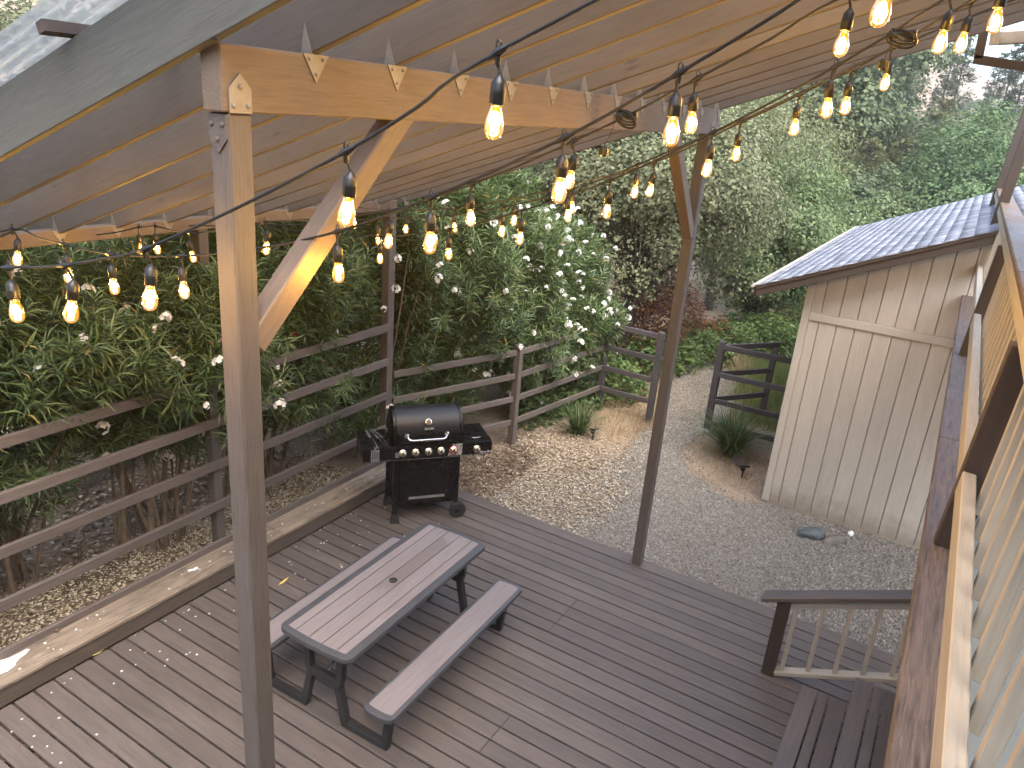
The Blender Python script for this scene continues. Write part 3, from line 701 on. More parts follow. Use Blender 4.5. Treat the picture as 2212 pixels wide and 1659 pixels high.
# ================================================================== picnic table
def rrect(hx, hy, r, bow=0.0, n=6, m=8):
    """rounded rectangle outline, ends bowed outward by `bow`, counter-clockwise"""
    pts = []
    for cx_, cy_, a0 in ((hx-r, hy-r, 0), (-(hx-r), hy-r, 90), (-(hx-r), -(hy-r), 180), (hx-r, -(hy-r), 270)):
        for k in range(n+1):
            an = rad(a0+90*k/n); pts.append((cx_+r*math.cos(an), cy_+r*math.sin(an)))
        if a0 in (90, 270):
            sx = -1 if a0 == 90 else 1
            for k in range(1, m): pts.append((sx*hx, -sx*(hy-r)*(1-2*k/m)))
    out = []
    for x, y in pts:
        b = bow*(1-(y/hy)**2) if abs(x) > hx-r-1e-6 else 0
        out.append((x+(b if x > 0 else -b), y))
    return out
TBL = (3.965, 3.20); TZ = .722
tb = thing('picnic_table', 'grey-brown plastic slatted picnic table with attached benches on deck', 'picnic table', (TBL[0], TBL[1], 0), rad(1.8))
TW = WM[tb]
def lprism(poly, z0, z1): return MB().prism(poly, z0, z1)
outl = rrect(.895, .325, .055, .022)
top = lprism(outl, TZ-.042, TZ).build('table_top', M['tablerim'], tb, TW, bevel=.008)
# stained middle slat
mt = M['tabletop'].copy(); mt.name = 'table_slat_stained'; t = mt.node_tree; b = t.nodes['Principled BSDF']
src = b.inputs['Base Color'].links[0].from_socket
tc = t.nodes.new('ShaderNodeTexCoord'); sx_ = t.nodes.new('ShaderNodeSeparateXYZ'); t.links.new(tc.outputs['Object'], sx_.inputs[0])
nz = nd(t, 'ShaderNodeTexNoise', Scale=7.0, Detail=5.0); t.links.new(tc.outputs['Object'], nz.inputs['Vector'])
wv = math_(t, 'ADD', sx_.outputs[0], math_(t, 'MULTIPLY', math_(t, 'SUBTRACT', nz.outputs[0], .5), .55))
msk = ramp(t, math_(t, 'MULTIPLY', math_(t, 'ADD', wv, .2), .8), [(.0,(0,0,0)),(.06,(.4,.4,.4)),(.16,(1,1,1)),(.72,(1,1,1)),(.80,(0,0,0))]).outputs[0]
t.links.new(mixc(t, math_(t, 'MULTIPLY', msk, .75), src, (.135,.115,.105)), b.inputs['Base Color'])
ybs = [.268, .188, .06, -.062, -.19, -.268]
for k in range(5):
    ya, yb = ybs[k]-.004, ybs[k+1]+.004
    def xe(y): return .848+.020*(1-(y/.325)**2)
    ysamp = np.linspace(yb, ya, 6)
    poly = [(xe(y), y) for y in ysamp] + [(-xe(y), y) for y in ysamp[::-1]]
    lprism(poly, TZ+.0005, TZ+.005).build('slat', mt if k == 2 else M['tabletop'], tb, TW, bevel=.0015, seg=1)
hole = MB().lathe([(.034,0),(.034,.004),(.026,.004),(.024,-.002),(.001,-.002)], 20, Matrix.Translation((0,0,TZ+.0055))).build('umbrella_hole', M['tableleg'], tb, TW, smooth=True)
for s in (1, -1):
    yc = s*.582; T2_ = TW @ Matrix.Translation((0, yc, 0))
    bench = lprism(rrect(.915, .128, .05, .012), .392, .430).build('bench', M['tablerim'], tb, T2_, bevel=.008)
    lprism(rrect(.872, .098, .012, .010), .4305, .4345).build('bench_slat', M['tabletop'], bench, T2_, bevel=.0015, seg=1)
for sx in (-.77, .80):
    for s in (1, -1):
        q = MB(); pth = [(.155,.684),(.150,.40),(.128,.335),(.195,.03)]
        pv = [Vector((sx, s*y, z)) for y, z in pth]
        for a, b_ in zip(pv[:-1], pv[1:]): q.bar(a+(a-b_).normalized()*.0, b_, .055, .055, up=(1,0,0))
        q.bar((sx, s*.17, .026), (sx, s*.585, .026), .055, .05)
        q.bar((sx, s*.558, .02), (sx, s*.60, .392), .055, .055, up=(1,0,0))
        q.build('leg', M['tableleg'], tb, TW, bevel=.006)
    MB().bar((sx, -.15, .352), (sx, .15, .352), .045, .07).build('cross_bar', M['tableleg'], tb, TW, bevel=.005)
    d = -1 if sx > 0 else 1
    MB().tube([(sx+d*.02, 0, .36), (sx+d*.42, 0, .675)], .011).build('brace_rod', M['tableleg'], tb, TW)
    MB().box((sx-.04, -.24, .678), (sx+.04, .24, .684)).build('bracket', M['tableleg'], tb, TW)

# ================================================================== gas grill
GR_ANG = rad(-39.5)
gr = thing('gas_grill', 'black gas grill with domed lid and side shelves at deck corner', 'grill', (5.949, 4.481, 0), GR_ANG)
GW = WM[gr]
def gb(name, mat, shapes, parent=None, **k):
    q = MB()
    for s_ in shapes: q.box(*s_)
    return q.build(name, mat, parent or gr, GW, **k)
cabinet = gb('cabinet', M['blackmatte'], [((-.30,-.185,.185),(.385,.235,.76))], bevel=.006)
gb('front_panel', M['black'], [((-.262,-.197,.205),(.375,-.186,.742))], bevel=.004)
gb('handle_slot', M['galv'], [((-.155,-.2,.262),(.24,-.1975,.292))], bevel=.001)
for lx, ly in ((-.30,-.195),(-.30,.215)):
    leg = gb('leg', M['black'], [((lx-.028,ly-.02,.07),(lx+.024,ly+.025,.76))], bevel=.004)
    MB().prism([(-.04,-.035),(.04,-.035),(.04,.035),(-.04,.035)], 0, .02, Matrix.Translation((lx,ly,0))).add([(lx-.048,ly-.04,0),(lx+.048,ly-.04,0),(lx+.048,ly+.04,0),(lx-.048,ly+.04,0),(lx-.03,ly-.024,.095),(lx+.03,ly-.024,.095),(lx+.03,ly+.03,.095),(lx-.03,ly+.03,.095)],[(0,3,2,1),(4,5,6,7),(0,1,5,4),(1,2,6,5),(2,3,7,6),(3,0,4,7)]).build('foot', M['tableleg'], leg, GW, bevel=.003)
for ly in (-.215, .235):
    Tw = Matrix.Translation((.392, ly, .093)) @ Matrix.Rotation(rad(90), 4, 'X')
    wh = MB().lathe([(.055,-.028),(.085,-.026),(.093,-.018),(.093,.018),(.085,.026),(.055,.028)], 28, Tw).build('wheel', M['rubber'], gr, GW, smooth=True)
    q = MB().lathe([(.014,-.034),(.014,.034)], 12, Tw)
    for k in range(6):
        an = k*math.pi/3; q.bar(Tw @ Vector((0,0,0)), Tw @ Vector((.055*math.cos(an), .055*math.sin(an), 0)), .012, .056, up=(0,1,0))
    q.build('hub', M['black'], wh, GW)
for lx, ly in ((.372,-.19),(.372,.225)): gb('leg', M['black'], [((lx-.02,ly-.02,.09),(lx+.02,ly+.02,.76))], bevel=.004)
# firebox + control panel
gb('firebox', M['black'], [((-.325,-.20,.752),(.385,.22,.935))], bevel=.01)
pan = MB().add([(-.345,-.262,.775),(.392,-.262,.775),(.392,-.235,.918),(-.345,-.235,.918),(-.345,-.19,.775),(.392,-.19,.775),(.392,-.19,.918),(-.345,-.19,.918)],
    [(0,1,2,3),(4,7,6,5),(0,4,5,1),(3,2,6,7),(0,3,7,4),(1,5,6,2)]).build('control_panel', M['black'], gr, GW, bevel=.004)
gb('trim_strip', M['chrome'], [((-.655,-.268,.771),(-.349,-.260,.777))])
gb('trim_strip', M['chrome'], [((-.343,-.2675,.770),(.390,-.2595,.776))])
gb('trim_strip', M['chrome'], [((.400,-.2665,.768),(.62,-.2585,.774))])
# side shelves
for xa, xb, nm in ((-.655,-.348,'side_shelf'), (.396,.722,'side_burner_shelf')):
    sh = gb(nm, M['black'], [((xa,-.262,.775),(xb,.215,.925))], bevel=.008)
gb('burner_lid', M['black'], [((.43,-.17,.926),(.70,.17,.934))], bevel=.004)
MB().tube([(.52,-.172,.934),(.565,-.186,.934),(.61,-.172,.934)], .004, 6).build('lid_tab', M['galv'], gr, GW)
gb('shelf_brace', M['black'], [((.40,-.05,.70),(.66,-.04,.775))])
# domed lid: profile in YZ extruded along x with thicker end caps
def lidprof(o=0.0):
    pts = [(-.215-o,.94),(-.242-o,1.06)]
    for k in range(1, 11):
        an = rad(195-12.2*k*1.0); pts.append((.0 + (.222+o)*math.cos(an)*1.0, 1.045 + (.215+o)*math.sin(an)*1.0))
    pts += [(.225+o,1.03),(.222+o,.94)]
    return pts
PX = Matrix(((0,0,1,0),(1,0,0,0),(0,1,0,0),(0,0,0,1)))
lid = MB().prism(lidprof(), -.30, .365, PX).build('lid', M['lid'], gr, GW, smooth=True)
for xa, xb in ((-.338,-.302),(.367,.398)): MB().prism(lidprof(.006), xa, xb, PX).build('lid_end', M['black'], lid, GW, bevel=.006, smooth=True)
gb('lid_skirt', M['black'], [((-.31,-.246,.938),(.37,-.216,1.048))], parent=lid, bevel=.004)
q = MB().tube([(-.208,-.243,1.035),(-.208,-.275,1.033),(-.19,-.305,1.015),(-.16,-.312,1.006),(.16,-.312,1.006),(.19,-.305,1.015),(.216,-.275,1.033),(.216,-.243,1.035)], .0125, 10)
for xx in (-.208, .216): q.lathe([(.027,0),(.027,.008),(.016,.014)], 14, Matrix.Translation((xx,-.246,1.035)) @ Matrix.Rotation(rad(90),4,'X'))
q.build('lid_handle', M['chrome'], lid, GW, smooth=True)
Tg = Matrix.Translation((.022,-.205,1.160)) @ Matrix.Rotation(rad(62), 4, 'X')
MB().lathe([(.036,-.012),(.036,.014),(.030,.018)], 22, Tg).build('thermometer', M['black'], lid, GW, smooth=True)
MB().lathe([(.028,.018),(.028,.021),(.001,.0215)], 22, Tg).lathe([(.034,.012),(.034,.018),(.029,.019)], 22, Tg).build('dial', M['chrome'], lid, GW, smooth=True)
def text(name, body, size, mat, parent, mw, ext=.0006):
    c = bpy.data.curves.new(name, 'FONT'); c.body = body; c.size = size; c.align_x = 'CENTER'; c.align_y = 'CENTER'; c.extrude = ext
    tmp = bpy.data.objects.new(name, c); COL.objects.link(tmp)
    me = bpy.data.meshes.new_from_object(tmp.evaluated_get(bpy.context.evaluated_depsgraph_get())); bpy.data.objects.remove(tmp); me.name = name
    me.materials.clear(); me.materials.append(mat); return reg(bpy.data.objects.new(name, me), parent, mw)
Tl = Matrix.Translation((.026,-.236,1.098)) @ Matrix.Rotation(rad(76), 4, 'X')
MB().box((-.052,-.0185,0),(.052,.0185,.003)).build('badge', M['chrome'], lid, GW @ Tl, bevel=.001)
MB().box((-.048,-.0150,.0026),(.048,.0150,.0036)).build('badge_field', M['black'], lid, GW @ Tl)
text('badge_lettering', 'Dyna-Glo', .023, M['white'], lid, GW @ Tl @ Matrix.Translation((0,0,.0045)))
Tp = Matrix.Rotation(rad(79), 4, 'X')
def knob(x, z, red=False, yo=0):
    y = -.262 + (z-.775)*.189
    T_ = Matrix.Translation((x, y-.0015+yo, z)) @ Tp
    k_ = MB().lathe([(.040,0),(.040,.006),(.034,.012)], 22, T_).build('knob', M['red' if red else 'brass'], pan, GW, smooth=True)
    return T_
def knob_front(x, z, red, yo=0):
    y = -.262 + (z-.775)*.189
    T_ = Matrix.Translation((x, y-.0015+yo, z)) @ Tp
    k_ = MB().lathe([(.041,0),(.041,.005),(.030,.011),(.029,.034),(.024,.038),(.001,.039)], 22, T_).box((-.006,-.026,.036),(.006,.026,.046), T_).build('knob', M['brass'], gr, GW, smooth=True)
    if red: MB().lathe([(.050,.0005),(.050,.003),(.041,.004)], 24, T_).build('knob_ring', M['red'], k_, GW)
for x, z, r_, yo in ((-.246,.842,0,0),(-.110,.842,0,0),(.027,.842,0,0),(.163,.841,0,0),(.301,.839,1,0),(.553,.838,0,-.012)): knob_front(x, z, r_, yo)
# white hatching behind the red knob
q = MB()
for k in range(9):
    xa = .238+.0165*k; sh_ = .058
    z0, z1 = .782, .905
    def yy(z): return -.262+(z-.775)*.189-.0012
    q.add([(xa,yy(z0),z0),(xa+.0045,yy(z0),z0),(xa+.0045+sh_,yy(z1),z1),(xa+sh_,yy(z1),z1)],[(0,1,2,3)])
q.build('stripe_print', M['white'], gr, GW)
gb('igniter_plate', M['galv'], [((-.325,-.2605,.80),(-.285,-.2585,.86))])
text('panel_lettering', 'Dyna-Glo', .034, M['white'], gr, GW @ Matrix.Translation((.655,-.2645,.800)) @ Matrix.Rotation(rad(90),4,'X'))

# propane tank behind the cabinet
tp_ = onz(1292/2.963/1.8228+757.1, (1540+1222/2.963)/1.8228)
T0 = GW @ Vector((.345, .10, 0))
tk = thing('propane_tank', 'white propane cylinder with blue label beside the black grill', 'gas tank', (0,0,0))
WM[tk] = Matrix.Translation((tp_[0]-.075, tp_[1]+.205, 0)); tk.matrix_basis = WM[tk]
KW = WM[tk]
MB().lathe([(.10,0),(.10,.03),(.13,.035),(.152,.07),(.155,.11),(.155,.29),(.145,.34),(.11,.375),(.05,.39)], 28).build('cylinder', M['tank'], tk, KW, smooth=True)
MB().lathe([(.1565,.20),(.1565,.295)], 28).build('label', M['blue'], tk, KW, smooth=True)
MB().lathe([(.1565,.095),(.1565,.20)], 28).build('label', M['navy'], tk, KW, smooth=True)
MB().lathe([(.105,.372),(.108,.45),(.102,.45),(.099,.374)], 24).build('collar', M['tank'], tk, KW, smooth=True)
MB().lathe([(.02,.38),(.02,.43),(.012,.435)], 12).build('valve', M['brass'], tk, KW)
dA = math.atan2(-tp_[1]-.135, -tp_[0])
for k, ch in enumerate('AMERI'):
    an = dA + rad(44-16*k*-1) - rad(0)
    an = dA + rad(12+15*k)
    Tm = KW @ Matrix.Rotation(an, 4, 'Z') @ Matrix.Translation((.1575,0,.185)) @ Matrix.Rotation(rad(90),4,'Z') @ Matrix.Rotation(rad(90),4,'X')
    text('label_lettering', ch, .05, M['red'], tk, Tm)
hose = MB().tube([GW @ Vector((.56,.02,.775)), GW @ Vector((.52,.06,.66)), GW @ Vector((.44,.14,.56)), KW @ Vector((0,0,.43))], .008, 8).build('gas_hose', M['cable'], gr, None)

# barbecue tools on the left shelf
def toolset():
    q = thing('spatula', 'steel slotted barbecue spatula hanging over the grill shelf edge', 'spatula', tuple(GW @ Vector((-.55,-.2,.93))))
    MB().bar((-.562,.16,.942),(-.548,-.02,.940),.024,.016).build('handle', M['steel'], q, GW, bevel=.004)
    MB().bar((-.548,-.02,.940),(-.536,-.255,.936),.014,.008).bar((-.536,-.255,.936),(-.534,-.280,.905),.014,.006,up=(0,1,0)).build('shaft', M['tableleg'], q, GW)
    b_ = MB(); 
    for k in range(5): b_.box((-.58+.0185*k,-.287,.80),(-.58+.0185*k+.011,-.283,.905))
    b_.box((-.58,-.287,.895),(-.493,-.283,.918)); b_.box((-.58,-.287,.785),(-.493,-.283,.815)); b_.build('blade', M['steel'], q, GW)
    q = thing('barbecue_tongs', 'black and steel barbecue tongs lying on the grill shelf', 'tongs', tuple(GW @ Vector((-.48,0,.93))))
    for s in (0, .035):
        a = MB().bar((-.520+s,.18,.944),(-.470+s*1.4,-.05,.940),.020,.010).build('arm', M['steel'], q, GW, bevel=.002)
        MB().bar((-.470+s*1.4,-.05,.940),(-.425+s*.6,-.245,.936),.022,.012).build('grip', M['tableleg'], a, GW, bevel=.002)
    q = thing('barbecue_fork', 'thin black handled barbecue fork resting beside the tongs', 'fork', tuple(GW @ Vector((-.5,0,.93))))
    MB().bar((-.535,.20,.950),(-.525,-.06,.946),.016,.012).build('handle', M['tableleg'], q, GW, bevel=.002)
    MB().bar((-.525,-.06,.946),(-.512,-.235,.940),.007,.006).bar((-.516,-.235,.940),(-.520,-.275,.930),.004,.004).bar((-.508,-.235,.940),(-.502,-.275,.930),.004,.004).build('tines', M['steel'], q, GW)
toolset()

# ================================================================== string lights
STR = {
 'P': ([(1068,267,41.7),(749,460,34.7),(324,646,29.8),(154,674,25.8),(36,674,25.8)], (1.736,-.192), 'festoon light string sagging in front of the near corner post'),
 'Q1': ([(1903.6,23,43),(1450.6,287,31.7),(1208,413,28.3),(928.7,525.7,28.5),(731,590,23.5),(541.8,621,21),(397.8,628,21.8),(247,620,18.8),(147.8,596,20.8),(37.7,560,16.9)], (2.099,-.04), 'festoon light string crossing behind the corner brace with ten bulbs'),
 'Q2': ([(1818,97,30.7),(1493,267,24),(1230,390,20),(1016.6,472,20),(838.7,522,21),(575,537,13.6),(416.7,555,15.9),(340,538,12),(305.6,539,14.9)], (2.708,.08), 'festoon light string with a coiled spare loop tied near the beam'),
 'T1': ([(2150,47,23),(2030.6,93,25),(1786,235,24),(1527,365,19),(1310.6,457,17.3),(1123,515,16.7),(969.6,549,16),(820.8,559,16)], (3.141,.226), 'festoon light string with a spare loop passing the far post'),
 'T2': ([(2076,95,23),(1826,230,20.7),(1715.6,277,16.7),(1589.6,333,18.3),(1404,412,15),(1235,450,12),(1110,477,15),(982,492,13),(876.6,495,14.5),(766,485,11)], (3.597,.328), 'festoon light string ending at the back beam beside the tall fence post'),
 'T3': ([(1911,180,20.7),(1370.6,415,14),(1226.6,467,16),(1084,500,15),(939,518,14),(818,519.5,12.4)], (4.248,-.065), 'festoon light string with six bulbs, the one farthest along the deck'),
}
def bulb_proto():
    g_ = MB().lathe([(.0125,0),(.0130,-.006),(.0175,-.020),(.0218,-.036),(.0228,-.048),(.0212,-.060),(.0165,-.069),(.009,-.0745),(.0015,-.076)], 18)
    g = bpy.data.meshes.new('bulb'); g.from_pydata(g_.v, [], g_.f); g.polygons.foreach_set('use_smooth', np.ones(len(g.polygons), bool)); g.materials.append(M['bulbglass']); g.update()
    f_ = MB().lathe([(.0008,-.012),(.0026,-.017),(.0030,-.034),(.0026,-.053),(.0008,-.058)], 8)
    f = bpy.data.meshes.new('filament'); f.from_pydata(f_.v, [], f_.f); f.materials.append(M['filament']); f.update()
    s_ = MB().lathe([(.005,.066),(.0085,.060),(.012,.056),(.0175,.047),(.0180,.030),(.0185,.028),(.0180,.026),(.0180,.004),(.0165,.001)], 16)
    s = bpy.data.meshes.new('socket'); s.from_pydata(s_.v, [], s_.f); s.polygons.foreach_set('use_smooth', np.ones(len(s.polygons), bool)); s.materials.append(M['socket']); s.update()
    return g, f, s
GM, FM, SM = bulb_proto()
PL = bpy.data.lights.new('bulb_light', 'POINT'); PL.energy = BULB_W; PL.color = (1.0, .72, .38); PL.shadow_soft_size = .02
CORD = .048
def catmull(pts, n=6):
    P_ = [pts[0]*2-pts[1]] + pts + [pts[-1]*2-pts[-2]]; out = []
    for i in range(1, len(P_)-2):
        for k in range(n):
            u = k/n; a, b, c, d = P_[i-1], P_[i], P_[i+1], P_[i+2]
            out.append(.5*((2*b)+(c-a)*u+(2*a-5*b+4*c-d)*u*u+(3*b-a-3*c+d)*u**3))
    out.append(pts[-1]); return out
for key, (bl, ab, lab) in STR.items():
    nodes = []; wts = []
    for px, py, _w in bl:
        d = ray(px, py); t_ = ab[0]/(d[0]-ab[1]*d[1]); q_ = Vector(O3 + d*t_)
        wts.append(q_)
    th = thing('string_light', lab, 'string lights', tuple(wts[0]), 0, 'festoon strings under the patio cover')
    for ib, c_ in enumerate(wts):
        tg_ = (wts[min(ib+1, len(wts)-1)]-wts[max(ib-1, 0)]).normalized()
        tx, ty = random.gauss(0, .06), random.gauss(0, .06)
        if key in ('P', 'Q1') and c_.y > 1.9: tx += -.12; ty += .10
        Rt = Matrix.Rotation(tx, 4, 'X') @ Matrix.Rotation(ty, 4, 'Y')
        mw = Matrix.Translation(c_) @ Rt @ Matrix.Translation((0,0,.040))
        sk = mesh_obj('socket', SM, None, th, mw)
        gb_ = mesh_obj('bulb', GM, None, th, mw)
        mesh_obj('filament', FM, None, gb_, mw)
        lo = bpy.data.objects.new('bulb_light', PL); reg(lo, gb_, mw @ Matrix.Translation((0,0,-.04)))
        tp2 = mw @ Vector((0,0,.064)); nd_ = Vector((c_.x-.004, c_.y, tp2.z+CORD)); nodes.append(nd_)
        MB().tube([nd_, nd_*.5+tp2*.5+Vector((.004,.006,.0)), tp2], .0042, 6).build('drop_cord', M['cable'], sk)
        q = MB().lathe([(.004,-.032),(.0085,-.012),(.010,0),(.0085,.012),(.004,.032)], 8, Matrix.Translation(nd_) @ tg_.to_track_quat('Z','Y').to_matrix().to_4x4()).lathe([(.0075,-.010),(.0055,-.028)], 8, Matrix.Translation(nd_))
        q.tube([nd_+Vector((0,-.006,.006)), nd_+Vector((0,-.006,.020)), nd_+Vector((0,0,.025)), nd_+Vector((0,.006,.020)), nd_+Vector((0,.006,.006))], .0022, 5).build('junction', M['socket'], th, None)
    # cable: house end, nodes, far end
    pts = list(nodes); o_ = sorted(range(len(pts)), key=lambda i: pts[i].y); pts = [pts[i] for i in o_]
    d0 = (pts[0]-pts[1]).normalized(); e0 = pts[0]+d0*max(.4, pts[0].y+1.2)
    e0.z = min(e0.z, zr(e0.y)-.02)
    full = [e0]+pts
    ye = 5.33 if key != 'P' else None
    if ye and pts[-1].y < ye-.05:
        xe_ = ab[0]+ab[1]*ye; full.append(Vector((xe_, ye, 3.20)))
    elif key == 'P':
        full.append(pts[-1]+(pts[-1]-pts[-2])*4)
    sag = []
    for a, b_ in zip(full[:-1], full[1:]):
        sag += [a, (a+b_)/2-Vector((0,0,.012*(b_-a).length))]
    sag.append(full[-1])
    MB().tube(catmull(sag, 4), .0046, 6).build('cable', M['cable'], th, None, smooth=True)
# coiled spare loops with a dangling plug cap
for (px, py, ab, lx, ly) in ((1353,248,(2.708,.08),1304,328), (1950,73,(3.141,.226),1908,140)):
    d = ray(px, py); c_ = Vector(O3 + d*(ab[0]/(d[0]-ab[1]*d[1])))
    co = thing('cable_coil', 'coiled spare cable with plug hanging from a light string' if px < 1500 else 'looped cable end with weather cap near the house eave', 'cable', tuple(c_))
    q = MB()
    for k in range(4):
        ph = k*.6; rx, rz_ = .040+.005*k, .012+.005*k
        q.tube([c_+Vector(((.012+.006*k)*math.sin(a+ph), rx*math.cos(a), rz_*math.sin(a)-.006*k+.01*math.cos(a))) for a in np.linspace(0, 2*math.pi, 22)], .0042, 6)
    q.build('loop', M['cable'], co)
    MB().tube([c_+Vector((0,-.045,.004)), c_+Vector((0,.04,-.008))], .0125, 10).build('plug', M['socket'], co)
    d = ray(lx, ly); e_ = Vector(O3 + d*(ab[0]/(d[0]-ab[1]*d[1])))
    MB().tube([c_+Vector((0,.05,0)), c_*.5+e_*.5+Vector((0,.01,.02)), e_+Vector((0,0,.02))], .0018, 5).build('tether', M['cable'], co)
    MB().lathe([(.010,.02),(.014,.014),(.014,-.012),(.009,-.018)], 10, Matrix.Translation(e_)).box((-.006,-.018,-.010),(.006,.018,.012), Matrix.Translation(e_)).build('cap', M['socket'], co)

# ================================================================== small things on the ground
def rock(name, label, px, py, sx, sy, sz, mat, seed, rz=0.0, z=-.1):
    p = onz(px, py, z); bm = bmesh.new(); bmesh.ops.create_icosphere(bm, subdivisions=3, radius=1)
    rs = np.random.default_rng(seed); dirs = rs.normal(size=(9,3)); dirs /= np.linalg.norm(dirs,axis=1)[:,None]; cut = rs.uniform(.55,.95,9)
    for v in bm.verts:
        n = np.array(v.co); s_ = 1.0
        for d, c in zip(dirs, cut):
            u = n@d
            if u > c: n = n - d*(u-c)*.85
        v.co = Vector(n)*(1+.03*math.sin(9*n[0]+5*n[1])+.02*math.sin(17*n[2]))
    bmesh.ops.scale(bm, vec=(sx,sy,sz), verts=bm.verts); me = bpy.data.meshes.new(name); bm.to_mesh(me); bm.free()
    o = mesh_obj(name, me, mat, None, Matrix.Translation((p[0],p[1],z+sz*.55)) @ Matrix.Rotation(rz,4,'Z')); return tag(o, label, 'rock')
rock('rock', 'blue-grey jagged rock on gravel by the shed wall', 1752, 1160, .20, .11, .075, M['rockblue'], 3, rad(-40))
rock('rock', 'brown flat rock lying against the blue-grey rock', 1800, 1172, .19, .08, .05, M['rock'], 5, rad(-35))
rock('rock', 'rounded grey rock at the foot of the grass clump', 1597, 1000, .17, .12, .10, M['rock'], 8, rad(20))
# crumpled tissue
bm = bmesh.new(); bmesh.ops.create_icosphere(bm, subdivisions=3, radius=1)
for v in bm.verts:
    n = v.co.copy(); v.co = n*(.6+.35*math.sin(7*n.x+3*n.y)*math.cos(6*n.z+2*n.x)+random.uniform(-.12,.12))
bmesh.ops.scale(bm, vec=(.055,.045,.04), verts=bm.verts); me = bpy.data.meshes.new('crumpled_tissue'); bm.to_mesh(me); bm.free()
p = onz(1838, 1154, -.1); tag(mesh_obj('crumpled_tissue', me, M['paper'], None, Matrix.Translation((p[0]-.05,p[1],-.07))), 'crumpled white tissue on gravel near the shed footing', 'tissue')
# solar lights
def solar(px, py, label, rz):
    p = onz(px, py, -.1); s = thing('solar_light', label, 'garden light', (p[0],p[1],-.1), rz)
    W_ = WM[s]
    MB().tube([(0,0,-.05),(0,0,.14)], .011, 8).build('stake', M['black'], s, W_)
    T_ = Matrix.Translation((0,0,.165)) @ Matrix.Rotation(rad(-28),4,'X')
    MB().box((-.062,-.05,-.012),(.062,.05,.012), T_).build('housing', M['black'], s, W_, bevel=.006)
    MB().box((-.052,-.042,.0125),(.052,.042,.0145), T_).build('solar_panel', M['solar'], s, W_)
    MB().lathe([(.03,-.045),(.036,-.02),(.03,0)], 12, Matrix.Translation((0,.02,.145))).build('lamp_head', M['black'], s, W_)
solar(1280, 950, 'small black solar light on fallen leaves by the strappy plant', rad(-40))
solar(1602, 1032, 'small black solar light standing in bare dirt by the rock', rad(-60))
# paper scraps and leaves lying on curb and deck
def scrap(name, px, py, z, sx, sy, mat, label, cat, rz):
    p = onz(px, py, z); n = 6; vs = []; fs = []
    for i in range(n+1):
        for j in range(3): vs.append((sx*(i/n-.5), sy*(j/2-.5), .004+.004*math.sin(i*1.3)+.002*(j%2)))
    fs = [(i*3+j,(i+1)*3+j,(i+1)*3+j+1,i*3+j+1) for i in range(n) for j in range(2)]
    o = mesh_obj(name, py_mesh(name, vs, fs, True), mat, None, Matrix.Translation((p[0],p[1],z)) @ Matrix.Rotation(rz,4,'Z')); return tag(o, label, cat)
scrap('paper_scrap', 417, 1231, .182, .085, .035, M['paper'], 'small white paper scrap lying on the timber curb', 'paper', rad(-12))
def leaf_obj(px, py, z, L, wd, rz, mat, label, name='fallen_leaf'):
    p = onz(px, py, z); prof = [(0,.08),(.25,.8),(.5,1),(.75,.7),(1,.04)]; vs = []
    for u, k in prof: vs += [((u-.5)*L, -wd*k/2, .006+.012*abs(u-.5)), ((u-.5)*L, 0, .003), ((u-.5)*L, wd*k/2, .006+.012*abs(u-.5))]
    fs = [(i*3+j,(i+1)*3+j,(i+1)*3+j+1,i*3+j+1) for i in range(4) for j in range(2)]
    o = mesh_obj(name, py_mesh(name, vs, fs, True), mat, None, Matrix.Translation((p[0],p[1],z)) @ Matrix.Rotation(rz,4,'Z')); return tag(o, label, 'leaf')
leaf_obj(613, 1257, 0, .15, .028, rad(8), M['yellowleaf'], 'yellow oleander leaf lying on deck boards beside the picnic bench')
leaf_obj(213, 1411, 0, .10, .022, rad(5), M['yellowleaf'], 'pale curled leaf on deck at the foot of the curb')
leaf_obj(122, 1361, .20, .09, .03, rad(70), M['deadleaf'], 'orange-brown leaf leaning on the back of the timber curb')
# spilled white paint at the curb end
p = onz(8, 1440, .182); MB().prism([(.17*math.cos(a)*(1+.25*math.sin(3*a+1)), .06*math.sin(a)*(1+.3*math.cos(4*a))) for a in np.linspace(0, 2*math.pi, 20)[:-1]], 0, .0025).build('paint_spill', M['white'], None, Matrix.Translation((p[0],p[1]+.01,.1815)) @ Matrix.Rotation(rad(8),4,'Z'))
tag(bpy.data.objects['paint_spill'], 'white dried paint spill on the weathered timber curb', 'paint spill')
# ================================================================== vegetation
LEAF_V = np.array([(0,0,0),(.42,.5,.10),(.42,-.5,.10),(.5,0,0),(1,0,-.16)], float)   # y is scaled by the width
LEAF_F = np.array([(0,3,1),(0,2,3),(3,4,1),(2,4,3)])
KITE_V = np.array([(0,0,0),(.45,.5,.05),(1,0,0),(.45,-.5,.05)], float); KITE_F = np.array([(0,3,2,1)])
BLADE_V = np.array([(0,-.5,0),(0,.5,0),(1,0,0)], float); BLADE_F = np.array([(0,1,2)])
def norm(a): return a/np.maximum(np.linalg.norm(a, axis=-1, keepdims=True), 1e-9)
def frames(X, up=None, jit=.5):
    X = norm(X); n = len(X)
    U = np.tile([0,0,1.0], (n,1)) if up is None else up
    U = U + RNG.normal(0, jit, (n,3)); Y = norm(np.cross(U, X)); return np.stack([X, Y, np.cross(X, Y)], 2)
def frames_n(N_):
    """leaf frames whose upper face looks along N_"""
    N_ = norm(N_); X = norm(np.cross(N_, RNG.normal(size=N_.shape))); return np.stack([X, np.cross(N_, X), N_], 2)
def stuff(o): o['kind'] = 'stuff'; return o
